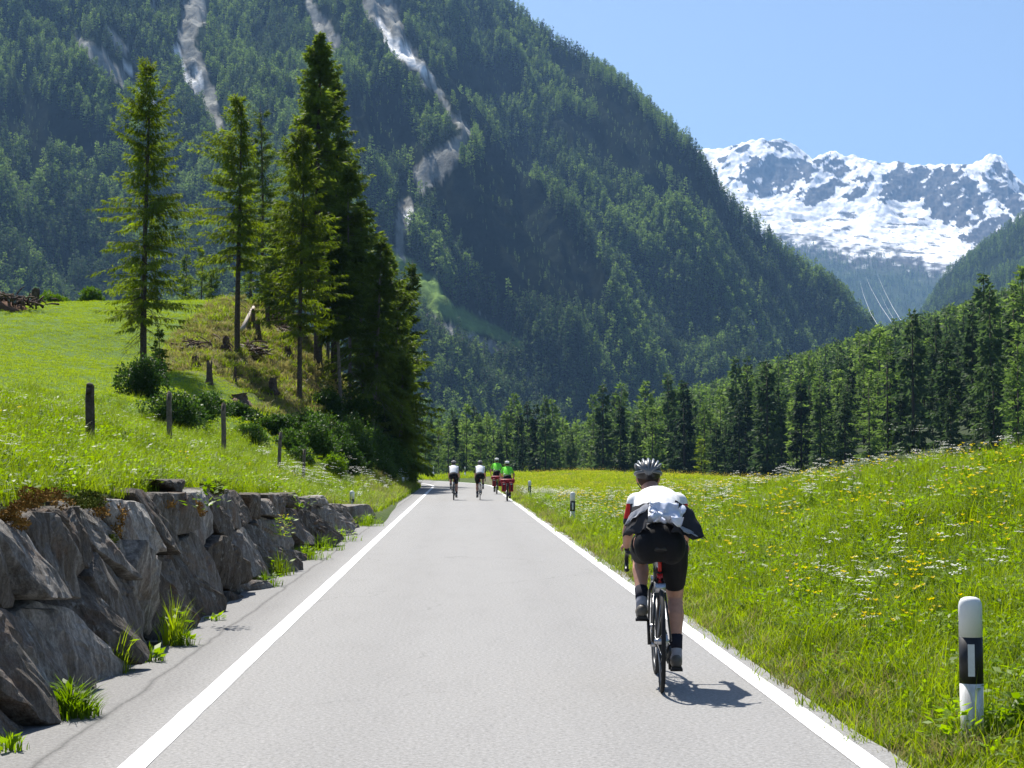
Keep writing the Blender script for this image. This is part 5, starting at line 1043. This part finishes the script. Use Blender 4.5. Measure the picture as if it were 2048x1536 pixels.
for px, base, lb, dn, sc_ in ((1015, 1002, 'rider in lime jacket nearest the right verge, red bags behind', 1, .93), (994, 988, 'farther rider in lime jacket and white helmet, left of the other', -1, 1.02)):
    D = 3400 * 1.52 / (base - 924); x = float(uv(px, 980)[0] * D); bicycle(x, D, 0, 'loaded touring bicycle of the ' + lb.split(',')[0], touring=True, dn=dn, group='touring bicycles with red bags', fine=False)
    person(x, D, 0, lb, 'lime', 'riders in lime green', dn=dn, sh=(.56, 1.36), hd=(0, .62, 1.56), hand=(.27, .88, .91), el=(.29, .66, 1.10), vx=.016, scale=sc_, fine=False)
    for s in (-1, 1):
        bg = thing('pannier_bag', 'red %s pannier bag of the %s' % ('left' if s < 0 else 'right', lb.split(',')[0]), 'bag', (x + s * .14, D - .05, .36), 0, 'red pannier bags'); q = MB().box((0, 0, .19), (.085, .15, .18)).ell((0, 0, .36), (.085, .15, .05), 14, 8); me = fuse('body', q, .02, 3); me.materials.append(M['red_bag']); obj('bag_body', me, bg)
        MB().box((s * .01, -.155, .2), (.02, .006, .15)).obj('strap', M['black_plastic'], bg); MB().box((0, -.158, .30), (.05, .006, .012)).obj('reflector', M['reflect'], bg)
    rl = thing('bag_roll', 'red roll lying on the rack of the %s' % lb.split(',')[0], 'bag', (x, D - .05, .78)); MB().tube([(-.28, 0, 0), (-.26, 0, 0), (.26, 0, 0), (.28, 0, 0)], [.06, .085, .085, .06], 14).obj('roll', M['red_bag'], rl); MB().tube([(-.12, 0, 0), (-.10, 0, 0)], .088, 14).tube([(.10, 0, 0), (.12, 0, 0)], .088, 14).obj('strap', M['black_plastic'], rl)
bpy.data.scenes.remove(TMP)
# ------------------------------------------------------------------ weeds at the wall foot and single plants
def gp(px, py): u, v = uv(px, py); D = -1.52 / float(v); return float(u) * D, D
def tuft(px, py, h, w, n, lb, mat='grass', herbs=0, z=0.0, D=None, seed=0, bend=.7, wd=.011):
    if D is None: x, D = gp(px, py)
    else: x, _, z = at(px, py, D)
    t = thing('weed_tuft', lb, 'plant', (x, D, z), 0, 'weeds growing on and below the stone wall'); obj('blades', one('blades', blades(900 + seed, n, w / 2, h * .4, h, wd, mat, bend, 4, True), mat), t)
    if herbs: obj('leaves', one('leaves', herb(930 + seed, herbs, w * .45, h * .55, .07), 'herb'), t)
for i, a in enumerate([(140, 1432, .34, .36, 300, 'big bright arching grass clump nearest at the wall foot', 'herb', 60), (238, 1345, .42, .22, 90, 'upright grass tuft at the wall foot before the large slab', 'grass', 12), (300, 1322, .16, .25, 50, 'low weeds between two tall tufts at the wall foot', 'herb', 30), (348, 1290, .55, .25, 110, 'tallest grass tuft standing against the wall', 'grass', 20), (372, 1290, .16, .22, 30, 'leafy weed beside the tallest tuft', 'herb', 40),
        (20, 1500, .14, .2, 50, 'tiny grass tuft at the lower left corner', 'herb', 10), (530, 1172, .26, .5, 110, 'green weeds below the small grey block', 'herb', 50), (560, 1150, .42, .45, 120, 'grass tuft against the middle of the wall', 'grass', 30), (610, 1118, .34, .9, 160, 'grassy weeds along the far half of the wall foot', 'herb', 80), (640, 1100, .38, .9, 160, 'thick green weeds before the far end of the wall', 'herb', 80), (672, 1082, .4, 1.0, 160, 'bright weeds below the low far wall stones', 'herb', 90), (735, 1052, .45, .9, 150, 'green plants hiding the far end of the wall', 'herb', 110), (430, 1240, .1, .2, 20, 'sprig of weeds in the wall foot gravel', 'herb', 14)]):
    tuft(*a[:6], mat=a[6], herbs=a[7], seed=i, bend=.95 if i == 0 else .55)
for i, (px, py, D, h, w, lb, yel) in enumerate([(568, 1052, 24.2, .32, .35, 'yellow flowering plant growing from the wall face', 1), (548, 972, 27, .4, .8, 'patch of yellow flowers on the bank above the wall', 1), (415, 985, 16.5, .3, .5, 'dark leafy plant hanging over the wall top', 0), (535, 965, 30, .35, .8, 'second patch of yellow flowers farther up the bank', 1), (600, 1000, 27.5, .35, .6, 'pale seeding plant on the wall top', 0)]):
    x, y, z = at(px, py, D); t = thing('flowering_plant', lb, 'plant', (x, y, z - .2), 0, 'plants on the wall top'); obj('leaves', one('leaves', herb(960 + i, 70, w / 2, h, .07), 'herb'), t)
    if yel: obj('flowers', one('flowers', herb(970 + i, 60, w / 2, h * 1.15, .028), 'yellow_petal'), t, kind='stuff')
for i, (x, y, h, w, lb) in enumerate([(3.08, 8.95, .26, .34, 'leafy dark green plant right of the large marker post foot'), (2.92, 9.2, .14, .3, 'low leafy plant at the foot of the large marker post'), (2.98, 8.2, .2, .3, 'leafy plant in the lower right corner')]):
    t = thing('leafy_plant', lb, 'plant', (x, y, float(ground(x, y)) - .03)); V, Fc = leafy(980 + i, [(0, 0, h * .4, w / 2, w / 2, h * .55)], 420, .06); obj('leaves', mk('leaves', V, Fc, M['herb']), t); obj('stems', one('stems', blades(985 + i, 12, w / 3, h * .6, h, .006, 'herb', .4), 'herb'), t)
# tall single umbel on the crest of the right bank
for i, (px, py, D, lb) in enumerate([(1828, 852, 31, 'tall white umbel flower standing up on the bank crest'), (1775, 850, 33, 'thin tall stalk on the bank crest left of the umbel'), (1945, 850, 29, 'tall thin stalk on the bank crest at the right')]):
    x = float(uv(px, py)[0] * D); g = float(ground(x, D)); h = 1.52 + float(uv(px, py)[1]) * D - g; t = thing('tall_flower', lb, 'flower', (x, D, g)); q = umbel(990 + i, h, .07 if i == 0 else .02); obj('flower_head', q, t)
